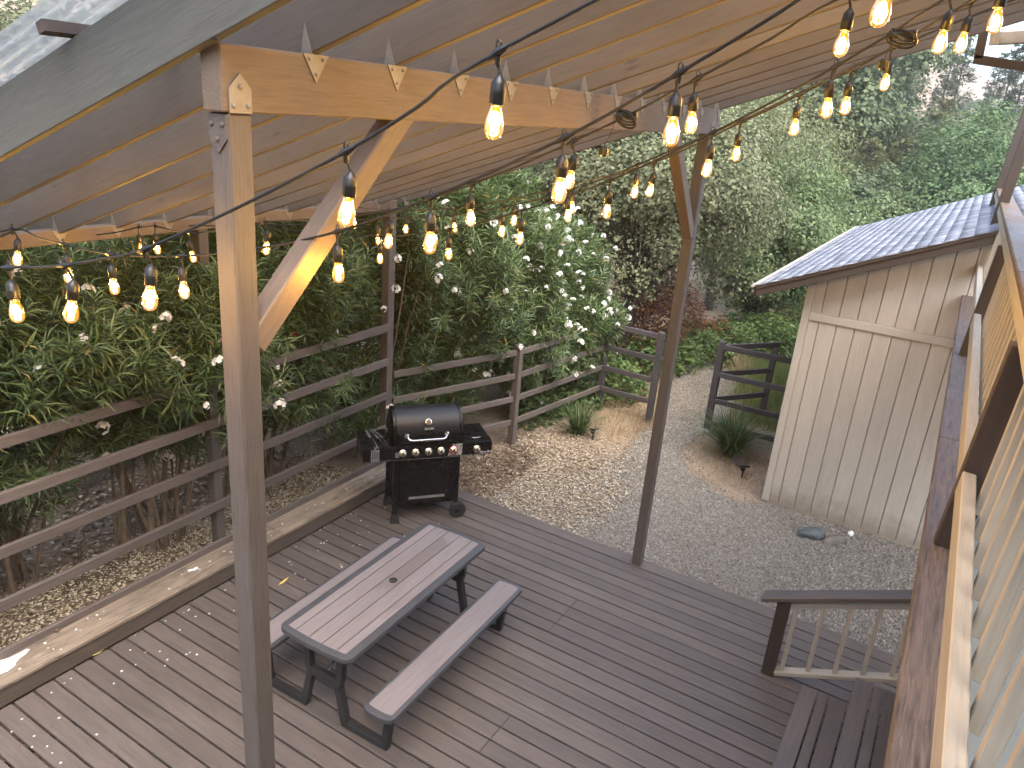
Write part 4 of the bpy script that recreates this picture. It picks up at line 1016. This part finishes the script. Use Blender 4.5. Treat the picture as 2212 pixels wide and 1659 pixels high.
def flower_mesh(mat, seed, nb=8):
    rg = np.random.default_rng(seed); pos = []; X = []; 
    for _ in range(nb):
        d = norm(rg.normal(size=3)+np.array([0,0,.7])); c = d*rg.uniform(.028,.055)
        a = np.cross(d, [0,0,1.0]); a = norm(a) if np.linalg.norm(a) > .1 else np.array([1.0,0,0]); b = np.cross(d, a)
        for k in range(5):
            an = 2*math.pi*k/5+rg.uniform(0,.3); X.append((norm(a*math.cos(an)+b*math.sin(an)+d*.25), d)); pos.append(c)
    Xv = np.array([x for x, _ in X]); Dv = np.array([d for _, d in X]); Y = norm(np.cross(Dv, Xv)); R_ = np.stack([Xv, Y, np.cross(Xv, Y)], 2)
    v, f = spread([(0,0,0),(.55,.42,.04),(1,.18,0),(1,-.18,0),(.55,-.42,.04)], np.array([(0,4,3,2,1)]), np.array(pos), R_, np.full(len(pos), .027))
    me = fast_mesh('flower_cluster', v, f); me.materials.append(mat); return me
FLW = [flower_mesh(M['petalwhite'], s) for s in (1,2,3)]; FLR = [flower_mesh(M['petalred'], s, 6) for s in (4,5)]

def oleander(label, x, y, rx, ry, z0, z1, ntw, nst, fl, flmax, red=0.0, front=0.0, seed=0):
    rg = np.random.default_rng(seed); th = thing('oleander_bush', label, 'bush', (x, y, -.1), 0, 'oleander hedge behind the fence')
    cz, rz_ = (z0+z1)/2, (z1-z0)/2
    d = norm(rg.normal(size=(ntw,3))); d[:,2] = np.abs(d[:,2])*np.where(rg.random(ntw) < .30, -1, 1)
    # favour the side that faces the deck and the top
    flip = (d[:,1] > .25) & (rg.random(ntw) < .55); d[flip,1] *= -1
    r_ = rg.uniform(.50, 1.0, ntw)**.6
    bump = 1+.16*np.sin(5*d[:,0]+seed)+.14*np.cos(6*d[:,2]+2*d[:,0]+seed*2)
    tip = np.array([x, y, cz]) + d*r_[:,None]*bump[:,None]*np.array([rx, ry, rz_])
    tip = tip[tip[:,2] > .15]; ntw = len(tip)
    dd = d[:ntw]
    out = tip-np.array([x, y, cz-.6*rz_]); tw = norm(norm(out)*1.0 + np.array([0,0,.55]) + rg.normal(0,.35,(ntw,3)))
    L = rg.uniform(.28, .55, ntw)
    nl = 33; k = np.arange(nl); wh = k//3
    u = (wh/(nl/3-1))                                             # 0 base .. 1 tip
    base = tip[:,None,:] - tw[:,None,:]*(L[:,None]*(1-u[None]))[...,None]
    a = np.cross(tw, rg.normal(size=(ntw,3))); a = norm(a); b = np.cross(tw, a)
    an = (2*np.pi/3)*(k%3)[None] + wh[None]*1.05 + rg.normal(0,.25,(ntw,nl))
    rad_dir = a[:,None,:]*np.cos(an)[...,None] + b[:,None,:]*np.sin(an)[...,None]
    lift = (.25+.75*u)[None,:,None]
    X = norm(rad_dir + tw[:,None,:]*lift + np.array([0,0,-.12]) + rg.normal(0,.12,(ntw,nl,3)))
    X = X.reshape(-1,3); P_ = base.reshape(-1,3)
    keep = ~((P_[:,1] < 5.52) & (np.abs(P_[:,0]-6.43) < .42) & (P_[:,2] > .9)) & ~((P_[:,1] < 5.15) & (P_[:,2] < 1.0) & (P_[:,0] < 6.6)) & ~((P_[:,1] < 5.42) & (P_[:,2] < 2.0) & (P_[:,0] < 6.5) & (np.repeat(rg.random(ntw), nl) < .62))
    keep &= ~((P_[:,1] < 5.60) & (P_[:,2] > 2.85) & (P_[:,0] < 6.7))
    P_ = P_[keep]; X = X[keep]; TWR = np.repeat(tw, nl, 0)[keep]; LR = np.repeat(rg.uniform(.85,1.1,ntw), nl)[keep]
    ln = rg.uniform(.11,.20,len(P_))*LR
    v, f = spread(LEAF_V, LEAF_F, P_, frames(X, TWR*.6+np.array([0,0,.6]), .25), np.column_stack([ln, ln*rg.uniform(.095,.135,len(P_)), ln]))
    stuff(mesh_obj('foliage', fast_mesh('oleander_foliage', v, f), M['oleander'], th))
    for i in range(nst):
        an_ = rg.uniform(0, 2*math.pi); b0 = Vector((x+.28*math.cos(an_)*rx, y+.22*math.sin(an_), -.12))
        e = tip[rg.integers(ntw)]; e = Vector((x+(e[0]-x)*.8, y+(e[1]-y)*.75, max(1.0, e[2]-.2)))
        mid = b0*.55+e*.45 + Vector((rg.normal(0,.08), rg.normal(0,.08), .12))
        r0 = rg.uniform(.014,.034); MB().tube(catmull([b0, mid, e], 4), [r0*(1-.7*j/8) for j in range(9)], 6).build('stem', M['barklight'], th, None, smooth=True)
    cand = np.where((dd[:,1] < .35) & (r_[:ntw] > .62))[0]; rg.shuffle(cand); nf = min(flmax, int(len(cand)*fl))
    for i in cand[:nf]:
        isred = rg.random() < red
        if tip[i][1] < 5.75 and tip[i][2] > 2.7 and x < 7: continue
        me = (FLR if isred else FLW)[rg.integers(2)]
        od_ = norm(tip[i]-np.array([x, y, cz])); p = Vector(tip[i]+tw[i]*.05+od_*.11); sc = rg.uniform(.65,1.1)
        sc *= (.62 if isred else 1.0); mesh_obj('flower_cluster', me, None, th, Matrix.Translation(p) @ Matrix.Rotation(rg.uniform(0,6.28),4,'Z') @ Matrix.Rotation(rg.normal(0,.4),4,'X') @ Matrix.Scale(sc,4))
    return th
oleander('white oleander bush whose bare stems show behind the fence start', .9, 6.55, 1.25, 1.20, 1.0, 3.4, 600, 20, 0.090, 15, 0, seed=11)
oleander('oleander bush with thick bare stems beside the covered deck bed', 2.5, 6.45, 1.20, 1.25, 1.0, 3.45, 700, 22, 0.180, 30, 0, seed=12)
oleander('oleander bush leaning white flower sprays over the rail fence', 3.9, 6.25, 1.20, 1.45, .9, 3.5, 800, 20, 0.252, 49, .02, seed=13)
oleander('red and white flowered oleander bush behind the corner brace', 5.3, 6.40, 1.25, 1.35, .7, 3.6, 800, 16, 0.270, 49, .55, seed=14)
oleander('dense dark oleander bush behind the tall corner fence post', 6.8, 6.25, 1.30, 1.30, .25, 3.8, 1025, 14, 0.216, 49, .06, seed=15)
oleander('tall oleander bush crowned with white flowers behind the grill', 8.3, 5.95, 1.40, 1.30, .10, 4.15, 1250, 14, 0.432, 133, 0, seed=16)
oleander('white oleander bush drooping over the bent rail fence', 9.5, 5.40, 1.15, 1.05, .15, 3.15, 950, 12, 0.468, 106, 0, seed=17)
oleander('small oleander bush heavy with white blooms at the fence end', 10.25, 4.92, .75, .68, .45, 2.05, 425, 10, 0.600, 76, 0, seed=18)

# ---- trees
def limbs_mesh(paths, name): 
    q = MB()
    for pth, rs in paths: q.tube(pth, rs, 7)
    me = bpy.data.meshes.new(name); me.from_pydata(q.v, [], q.f); me.polygons.foreach_set('use_smooth', np.ones(len(me.polygons), bool)); me.update(); return me
def broad_tree(H, R, trunk_h, ncl, nleaf, leaf, seed, lean=(0,0), clr=.16, tr=.16, low=.0):
    """meshes (trunk, crown) of a broadleaf tree standing at the origin"""
    rg = np.random.default_rng(seed); cz = trunk_h+(H-trunk_h)*.5; rz_ = (H-trunk_h)*.5
    d = norm(rg.normal(size=(ncl,3))); rr = rg.uniform(.35,1,ncl)**.55
    bump = 1+.22*np.sin(3*d[:,0]+4*d[:,1]+seed)+.16*np.cos(5*d[:,2]+seed*1.7)
    C = np.array([lean[0]*cz, lean[1]*cz, cz]) + d*(rr*bump)[:,None]*np.array([R, R, rz_])
    C[:,2] = np.maximum(C[:,2], low+.3)
    paths = []; top = Vector((lean[0]*cz, lean[1]*cz, cz*.95)); b0 = Vector((0,0,-.3))
    tp = catmull([b0, Vector((lean[0]*trunk_h*.6, lean[1]*trunk_h*.6, trunk_h*.6)), Vector((lean[0]*trunk_h, lean[1]*trunk_h, trunk_h)), top], 3)
    paths.append((tp, [tr*(1-.75*i/(len(tp)-1)) for i in range(len(tp))]))
    for i in rg.permutation(ncl)[:min(26, ncl)]:
        s_ = tp[rg.integers(len(tp)//2, len(tp)-1)]; e = Vector(C[i]); m_ = s_*.5+e*.5+Vector((rg.normal(0,.1)*R, rg.normal(0,.1)*R, .12*R))
        r0 = tr*rg.uniform(.16,.32); pp = catmull([s_, m_, e], 3); paths.append((pp, [r0*(1-.85*j/(len(pp)-1)) for j in range(len(pp))]))
    trunk = limbs_mesh(paths, 'trunk'); trunk.materials.append(M['bark'])
    per = nleaf//ncl; cr = clr*R*rg.uniform(.6,1.4,ncl)
    off = rg.normal(size=(ncl,per,3)); off = norm(off)*(rg.uniform(.35,1.0,(ncl,per,1))**.45)*1.75
    P_ = (C[:,None,:] + off*cr[:,None,None]*np.array([1,1,.75])).reshape(-1,3)
    Nn = (norm(off)*1.0 + norm(C-np.array([lean[0]*cz, lean[1]*cz, cz-.3*rz_]))[:,None,:]*.5 + np.array([0,0,.45])).reshape(-1,3) + rg.normal(0,.45,(ncl*per,3))
    ok = P_[:,2] > low; P_ = P_[ok]; Nn = Nn[ok]
    s = leaf*rg.uniform(.6,1.35,len(P_))
    v, f = spread(KITE_V, KITE_F, P_, frames_n(Nn), np.column_stack([s, s*.6, s]))
    return trunk, fast_mesh('crown', v, f)
def pine_tree(H, R, n, seed, start=.22, needle=.32):
    rg = np.random.default_rng(seed); paths = []
    tp = [Vector((.02*H*math.sin(i*.8+seed)*.3, .02*H*math.cos(i*.6+seed)*.3, H*i/8)) for i in range(9)]; tp[0].z = -.4
    paths.append((tp, [H*.013*(1-.9*i/8) for i in range(9)]))
    nb = int(H*5.5); pos = []; dirs = []
    per = n//nb
    for i in range(nb):
        u = start+(1-start)*(i/nb)**.9; z = H*u; an = rg.uniform(0,2*math.pi)
        L = R*(1-u)**.65*rg.uniform(.55,1.15)+.25; e = np.array([math.cos(an), math.sin(an), rg.uniform(-.18,.22)])
        a = Vector((0,0,z)); b_ = a+Vector(e)*L
        if i % 2 == 0: paths.append(([a, a*.5+b_*.5+Vector((0,0,.04*L)), b_], [.02*H/12, .012*H/12, .004]))
        t_ = rg.uniform(.25,1.05,per)**.8; wd = .17*L*(1-.5*t_)+.12
        p = np.array(a)+np.outer(t_*L, e)+rg.normal(size=(per,3))*wd[:,None]*np.array([1,1,.55])
        pos.append(p); dirs.append(np.tile(e,(per,1))+rg.normal(0,.6,(per,3))+np.array([0,0,.25]))
    P_ = np.concatenate(pos); X = np.concatenate(dirs); s = needle*rg.uniform(.6,1.3,len(P_))
    v, f = spread(KITE_V, KITE_F, P_, frames(X, None, .7), np.column_stack([s, s*.26, s]))
    trunk = limbs_mesh(paths, 'trunk'); trunk.materials.append(M['bark']); return trunk, fast_mesh('crown', v, f)
def plant(name, label, cat, tm_, cm_, mat, x, y, rz, sc, group=None, z=None):
    zz_ = hgt(x, y) if z is None else z
    th = thing(name, label, cat, (x, y, zz_), 0, group)
    mw = Matrix.Translation((x, y, zz_)) @ Matrix.Rotation(rz, 4, 'Z') @ Matrix.Scale(sc, 4)
    o = mesh_obj('trunk', tm_, None, th, mw)
    me = cm_
    if not me.materials: me.materials.append(mat)
    o = mesh_obj('crown', me, None, th, mw); o['kind'] = 'stuff'
    return th
# hero trees beyond the fence
bx, by, _ = onz(1335, 805, -.1)
tA, cA = broad_tree(5.4, 2.1, 1.5, 140, 70000, .065, 21, lean=(.10,-.10), clr=.17, tr=.17, low=1.45)
plant('oak_tree', 'grey-green oak with a dark leaning trunk behind the path fence', 'tree', tA, cA, M['oakgrey'], bx+.3, by+.2, 0, 1.0)
q_ = azdist(1200, 480, 15.5)
tA2, cA2 = broad_tree(6.0, 2.3, 1.8, 130, 56000, .075, 29, clr=.16, tr=.16, low=1.0)
plant('oak_tree', 'grey-green oak rising behind the white oleander blossoms', 'tree', tA2, cA2, M['oakgrey'], q_[0], q_[1], 1.0, .95)
q_ = azdist(1640, 560, 18.5)
tB, cB = broad_tree(4.9, 1.9, 1.0, 110, 46000, .085, 22, clr=.17, tr=.13, low=.2)
plant('green_tree', 'fresh green leafy tree standing beyond the open gate', 'tree', tB, cB, M['oakgreen'], q_[0], q_[1], .4, 1.0)
q_ = azdist(1570, 430, 25)
tC, cC = broad_tree(7.0, 2.9, 1.8, 110, 36000, .12, 23, clr=.17, tr=.18, low=.4)
plant('olive_tree', 'olive green rounded tree between oak and forest slope', 'tree', tC, cC, M['olive'], q_[0], q_[1], 0, 1.0)
q_ = azdist(1690, 420, 31)
plant('olive_tree', 'olive green tree directly behind the fresh green tree', 'tree', tC, cC, M['olive'], q_[0], q_[1], 2.1, .98)
q_ = azdist(1800, 470, 22); tD, cD = broad_tree(4.4, 2.3, .8, 80, 22000, .10, 24, clr=.18, tr=.11, low=.2)
plant('green_tree', 'low spreading green tree showing over the shed eave', 'tree', tD, cD, M['oakgreen'], q_[0], q_[1], 1.3, .85)
q_ = azdist(1900, 450, 27)
plant('green_tree', 'bushy green tree rising behind the shed ridge', 'tree', tD, cD, M['oakgreen'], q_[0], q_[1], 3.0, .95)
q_ = azdist(90, 60, 13.5)
plant('oak_tree', 'dull olive tree beyond the clear corrugated roof edge', 'tree', tA2, cA2, M['oakgrey'], q_[0], q_[1], 2.0, 1.0, z=-.1)
q_ = azdist(420, 300, 17.0)
plant('oak_tree', 'dark oak behind the oleander hedge and patio cover', 'tree', tA2, cA2, M['oakgrey'], q_[0], q_[1], 4.0, 1.0, z=-.1)
q_ = azdist(900, 400, 15.0)
plant('oak_tree', 'shady oak behind the tall white oleander', 'tree', tA, cA, M['oakgrey'], q_[0], q_[1], 3.0, 1.0, z=-.1)
# the forest on the slope
far = [broad_tree(9.5, 3.6, 2.2, 110, 22000, .20, 31, clr=.17, tr=.2), broad_tree(8.0, 3.4, 1.5, 110, 22000, .19, 32, clr=.18, tr=.2)]
farv = [broad_tree(8.5, 3.0, 1.2, 110, 22000, .17, 33, clr=.18, tr=.18)]
farp = [pine_tree(17, 2.9, 15000, 41), pine_tree(14, 2.6, 15000, 42, .10), pine_tree(19, 2.7, 15000, 43, .25)]
skyp = [pine_tree(18, 2.3, 5200, 46, .18, .42), pine_tree(16, 2.0, 4600, 47, .12, .40)]
faro = [pine_tree(11, 3.4, 14000, 44, .12, .30)]
rg = np.random.default_rng(77)
FG = 'trees covering the far hillside'
def forest(px0, px1, n, r0, r1, pick, hs_=1.0):
    for i in range(n):
        px = px0+(px1-px0)*(i+rg.uniform(.1,.9))/n; r = rg.uniform(r0, r1); q = azdist(px, 400, r)
        kind = pick[rg.integers(len(pick))]; s = rg.uniform(.8,1.2)*hs_; rz_ = rg.uniform(0,6.28)
        if kind == 'b': a = far[rg.integers(2)]; plant('forest_tree', 'rounded broadleaf tree in the forest on the far slope', 'tree', a[0], a[1], M['forest'], q[0], q[1], rz_, s, FG)
        elif kind == 'v': a = farv[0]; plant('forest_tree', 'bright green leafy tree in the forest behind the balcony posts', 'tree', a[0], a[1], M['vivid'], q[0], q[1], rz_, s, FG)
        elif kind == 'o': a = faro[0]; plant('pine_tree', 'short olive-coloured pine among the trees of the far slope', 'tree', a[0], a[1], M['pineolive'], q[0], q[1], rz_, s, FG)
        else: a = farp[rg.integers(3)]; plant('pine_tree', 'tall grey-green pine in the forest on the far slope', 'tree', a[0], a[1], M['pine'], q[0], q[1], rz_, s, FG)
forest(1470, 1760, 7, 33, 40, 'bbo', .9)
forest(1480, 1830, 8, 46, 56, 'bppo', .9)
forest(1480, 1850, 9, 62, 80, 'pppb', 1.0)
forest(1480, 1850, 9, 95, 130, 'pppb', .9)
def sky_tree(px, ytop, r, kind, label):
    """a tree on the open skyline: it stands on the slope and its top reaches the given sight line"""
    q = azdist(px, ytop, r); zb_ = hgt(q[0], q[1]); Hh = q[2]-zb_
    src = {'p': (skyp[0], M['pine'], 18.2), 'q': (skyp[1], M['pine'], 16.2), 'w': (farp[1], M['pine'], 14.2), 'o': (faro[0], M['pineolive'], 11.0), 'v': (farv[0], M['vivid'], 8.9), 'b': (far[1], M['forest'], 8.4)}[kind]
    plant('pine_tree' if kind in 'pqow' else 'forest_tree', label, 'tree', src[0][0], src[0][1], src[1], q[0], q[1], rg.uniform(0,6.28), Hh/src[2], FG)
PT, VT = 'tall thin pine standing against the pale sky beside the balcony posts', 'bright green tree below the skyline pines beyond the shed roof'
for px, yt, r, k in ((1880,60,58,'w'),(1915,40,50,'w'),(1800,150,44,'w'),(1850,120,40,'w'),(1760,190,50,'w'),(1940,95,42,'w'),(1975,30,46,'w'),(1985,70,52,'p'),(2003,105,60,'q'),(2076,62,55,'p'),(2100,80,48,'q'),(2172,112,60,'p'),(2206,92,50,'p'),(2240,70,50,'q'),(2024,188,62,'q'),(2138,190,70,'q'),(1965,150,40,'q')): sky_tree(px, yt, r, k, PT)
for px, yt, r, k in ((2046,215,44,'o'),(2020,238,38,'o'),(2120,245,44,'b'),(2085,222,36,'v'),(2150,240,36,'v'),(2200,208,31,'v'),(2236,215,30,'v'),(2062,262,33,'b'),(2175,268,28,'v'),(1990,240,36,'b'),(1930,262,33,'o'),(1880,300,30,'o'),(1840,330,28,'b'),(1790,310,33,'o'),(1745,300,34,'b')): sky_tree(px, yt, r, k, VT)
for k_ in range(12):
    sky_tree(1960+k_*26, 225+rg.uniform(-18,14), rg.uniform(90,170), 'b', 'small broadleaf tree far off on the hazy ridge')

# ---- undergrowth
def mound_leaves(mounds, n, leaf, mat, name, label):
    A = np.array([m_[2]*m_[3] for m_ in mounds]); A = A/A.sum(); P_ = []; N_ = []
    for m_, w_ in zip(mounds, A):
        k = int(n*w_); r = np.sqrt(RNG.random(k)); an = RNG.uniform(0,2*np.pi,k); h_ = m_[4]*np.sqrt(np.maximum(0,1-r**2))*RNG.uniform(.55,1.05,k)
        x = m_[0]+m_[2]*r*np.cos(an); y = m_[1]+m_[3]*r*np.sin(an); z = np.array([hgt(a,b) for a,b in zip(x,y)])+h_
        P_.append(np.column_stack([x,y,z]))
    P_ = np.concatenate(P_); X = RNG.normal(size=P_.shape)*np.array([1,1,.45]); s = leaf*RNG.uniform(.6,1.3,len(P_))
    v, f = spread(KITE_V, KITE_F, P_, frames(X, None, .35), np.column_stack([s, s*.75, s]))
    o = mesh_obj(name, fast_mesh(name, v, f), mat); return tag(o, label, 'undergrowth', kind='stuff')
def M_at(px, py, rx, ry, h_): p = onz(px, py, -.1); return (p[0], p[1], rx, ry, h_)
mound_leaves([M_at(1330,850,.7,.5,.55), M_at(1390,800,.8,.7,.65), M_at(1290,830,.6,.5,.6), M_at(1450,790,.7,.6,.55), M_at(1510,770,.8,.7,.6), M_at(1580,745,.9,.8,.8), M_at(1660,735,1.0,1.0,1.1), M_at(1720,720,1.0,1.0,1.3), M_at(1620,715,1.2,1.0,1.0), M_at(1500,735,1.2,.9,.7)], 26000, .085, M['bramble'], 'bramble_undergrowth', 'bright green bramble thicket beyond the fence and path')
mound_leaves([M_at(1240,870,.55,.45,.5), M_at(1160,900,.6,.35,.45), M_at(1200,880,.5,.4,.5)], 5000, .07, M['oleander'], 'weedy_undergrowth', 'dark leafy weeds growing under the bent rail fence')
mound_leaves([M_at(1385,780,.9,.8,2.0), M_at(1345,770,.8,.7,1.6), M_at(1545,745,.5,.4,.9), M_at(1440,745,1.2,.8,1.6)], 13000, .06, M['rust'], 'dry_brush', 'rust brown dead brush around the oak trunk')
mound_leaves([(-.5,8.6,1.6,1.0,2.6),(1.8,8.8,1.6,1.0,2.7),(4.0,8.7,1.6,1.0,2.6),(6.2,8.5,1.6,1.0,2.6),(8.3,8.2,1.5,1.0,2.8),(10.2,7.4,1.4,1.1,2.6),(11.8,6.6,1.2,.9,1.8)], 42000, .10, M['oakgrey'], 'back_undergrowth', 'dull green thicket filling the space behind the oleanders')
# grass
def blades(poly, n, hmin, hmax, mat, name, label, wd=.007, avoid=None):
    p = scatter(poly, n, .15)
    if avoid is not None: p = p[~inside(p[:,0], p[:,1], avoid)]
    z = np.array([hgt(a,b) for a,b in p]); n = len(p); X = RNG.normal(0,.45,(n,3)); X[:,2] = 1
    s = RNG.uniform(hmin,hmax,n); v, f = spread(BLADE_V, BLADE_F, np.column_stack([p,z]), frames(X, RNG.normal(size=(n,3)), .2), np.column_stack([s, np.full(n, wd), s]))
    return tag(mesh_obj(name, fast_mesh(name, v, f), mat), label, 'grass', kind='stuff')
blades([(9.3,4.25),(10.4,4.35),(12.5,5.0),(14.6,5.5),(15.6,4.9),(12,3.6),(10.2,3.2),(9.2,3.4)], 9000, .04, .16, M['drygrass'], 'dry_grass', 'straw coloured dry grass beside the gravel path', avoid=outline)
blades([(11.6,1.5),(15.8,1.9),(16.5,3.6),(13.5,2.95),(11.4,2.4)], 15000, .08, .28, M['greengrass'], 'green_grass', 'yellow green grass growing behind the gate', wd=.009)
blades([(13.5,2.9),(16.5,3.6),(18.5,4.6),(17,5.2),(15,3.9)], 5000, .15, .4, M['drygrass'], 'tall_dry_grass', 'tall pale dry grass at the end of the path', wd=.009)
blades([(9.1,1.45),(10.7,1.45),(10.7,2.6),(9.8,2.6),(9.15,2.2)], 2600, .03, .10, M['drygrass'], 'sparse_dry_grass', 'sparse dry grass on the dirt beside the shed', wd=.005)
# strappy clumps
def clump(px, py, label, n, L, spread_, seed):
    p = onz(px, py, -.1); rg = np.random.default_rng(seed); vs = []; fs = []
    for i in range(n):
        an = rg.uniform(0,2*math.pi); r0 = rg.uniform(0,.11); l = L*rg.uniform(.55,1.1); o = rg.uniform(.1,1.0)*spread_
        wd = rg.uniform(.005,.011); b0 = len(vs); sd = np.array([-math.sin(an), math.cos(an), 0])
        for k in range(6):
            u = k/5; c = np.array([math.cos(an)*(r0+o*l*u**1.7), math.sin(an)*(r0+o*l*u**1.7), l*(u-.42*o*u**2.4)*(1-.12*o)])
            w_ = wd*(1-u**2.2)+.0006; vs += [c-sd*w_, c+sd*w_]
        fs += [(b0+2*k, b0+2*k+1, b0+2*k+3, b0+2*k+2) for k in range(5)]
    o = mesh_obj('grass_clump', fast_mesh('grass_clump', np.array(vs), np.array(fs), True), M['strap'], None, Matrix.Translation((p[0],p[1],-.1))); return tag(o, label, 'plant')
clump(1248, 938, 'strappy green plant at the foot of the bent fence', 170, .62, 1.15, 5)
clump(1575, 985, 'large strappy grass clump beside the shed corner', 420, .80, 1.15, 6)

# ---- litter
def litter(poly, n, lmin, lmax, wr, mat, name, label, z0=-.098, flat=.22, ter=True, jit=.15):
    p = scatter(poly, n, jit); z = np.array([hgt(a,b)+.1 for a,b in p]) if ter else np.zeros(n)
    s = RNG.uniform(lmin,lmax,n); v, f = spread(KITE_V-np.array([.5,0,0]), KITE_F, np.column_stack([p, z+z0+RNG.uniform(.006,.024,n)]), rot_rand(n, flat), np.column_stack([s, s*wr, s*1.5]))
    return tag(mesh_obj(name, fast_mesh(name, v, f), mat), label, 'litter', kind='stuff')
litter([(6.72,4.9),(6.72,3.1),(7.3,2.75),(8.2,3.0),(9.3,3.45),(9.4,4.4),(8.3,4.62),(7.2,4.95)], 11000, .02, .055, .45, M['litter'], 'leaf_litter', 'pale tan fallen leaves on gravel beside the grill', z0=-.092, jit=.3)
litter([(6.72,5.1),(6.72,4.3),(7.6,4.1),(8.4,4.4),(7.3,5.0)], 1500, .06, .13, .2, M['deadleaf'], 'dead_leaf_litter', 'long brown dead leaves below the bent fence', z0=-.09)
litter([(-1,5.40),(6.3,5.40),(6.3,6.2),(-1,6.5)], 15000, .012, .030, .8, M['petallitter'], 'petal_litter', 'cream fallen petals carpeting the bed behind the curb', z0=-.09)
litter([(-1,5.40),(6.3,5.40),(6.3,8),(-1,8)], 5200, .05, .13, .2, M['deadleaf'], 'dead_leaf_bed', 'brown dead leaves under the oleander stems', z0=-.095)
litter([(-1,6.4),(7,6.2),(9,8),(-1,9.5)], 5000, .03, .09, .5, M['litter'], 'dry_leaf_bed', 'pale dry leaves on the slope behind the oleanders', z0=-.09)
# fallen petals on deck and curb
STAR_V = [(0,0,.004)] + [(math.cos(2*math.pi*k/10)*(1 if k%2==0 else .45), math.sin(2*math.pi*k/10)*(1 if k%2==0 else .45), .003+.004*(k%2)) for k in range(10)]
STAR_F = np.array([(0,1+k,1+(k+1)%10) for k in range(10)])
pp = []
for i in range(80):
    u = RNG.random(); yy_ = 5.02-abs(RNG.normal(0,.55)); xx_ = RNG.uniform(1.6,6.2)
    if yy_ < 2.2 or (3.0 < xx_ < 4.95 and 2.4 < yy_ < 4.0): continue
    pp.append((xx_, yy_, .004))
for i in range(40): pp.append((RNG.uniform(1.7,6.3), RNG.uniform(5.07,5.29), .185))
pp = np.array(pp); s = RNG.uniform(.007,.015,len(pp))
v, f = spread(STAR_V, STAR_F, pp, rot_rand(len(pp), .12), np.column_stack([s, s, np.ones(len(s))]))
tag(mesh_obj('fallen_petals', fast_mesh('fallen_petals', v, f), M['petalwhite']), 'small white fallen blossoms scattered on deck and curb', 'petals', kind='stuff')

# ---- the evening air of the valley
MB().box((-30,-60,-3.5),(330,330,75)).build('haze', None)
hz = bpy.data.objects['haze']; tag(hz, 'thin pale evening haze filling the valley', 'haze', kind='stuff')
mh = bpy.data.materials.new('evening_haze'); mh.use_nodes = True; t = mh.node_tree; t.nodes.remove(t.nodes['Principled BSDF'])
pv = t.nodes.new('ShaderNodeVolumePrincipled'); pv.inputs['Color'].default_value = (.80,.86,.95,1); pv.inputs['Density'].default_value = .0013; pv.inputs['Anisotropy'].default_value = .2
t.links.new(pv.outputs[0], t.nodes['Material Output'].inputs['Volume']); hz.data.materials.append(mh)
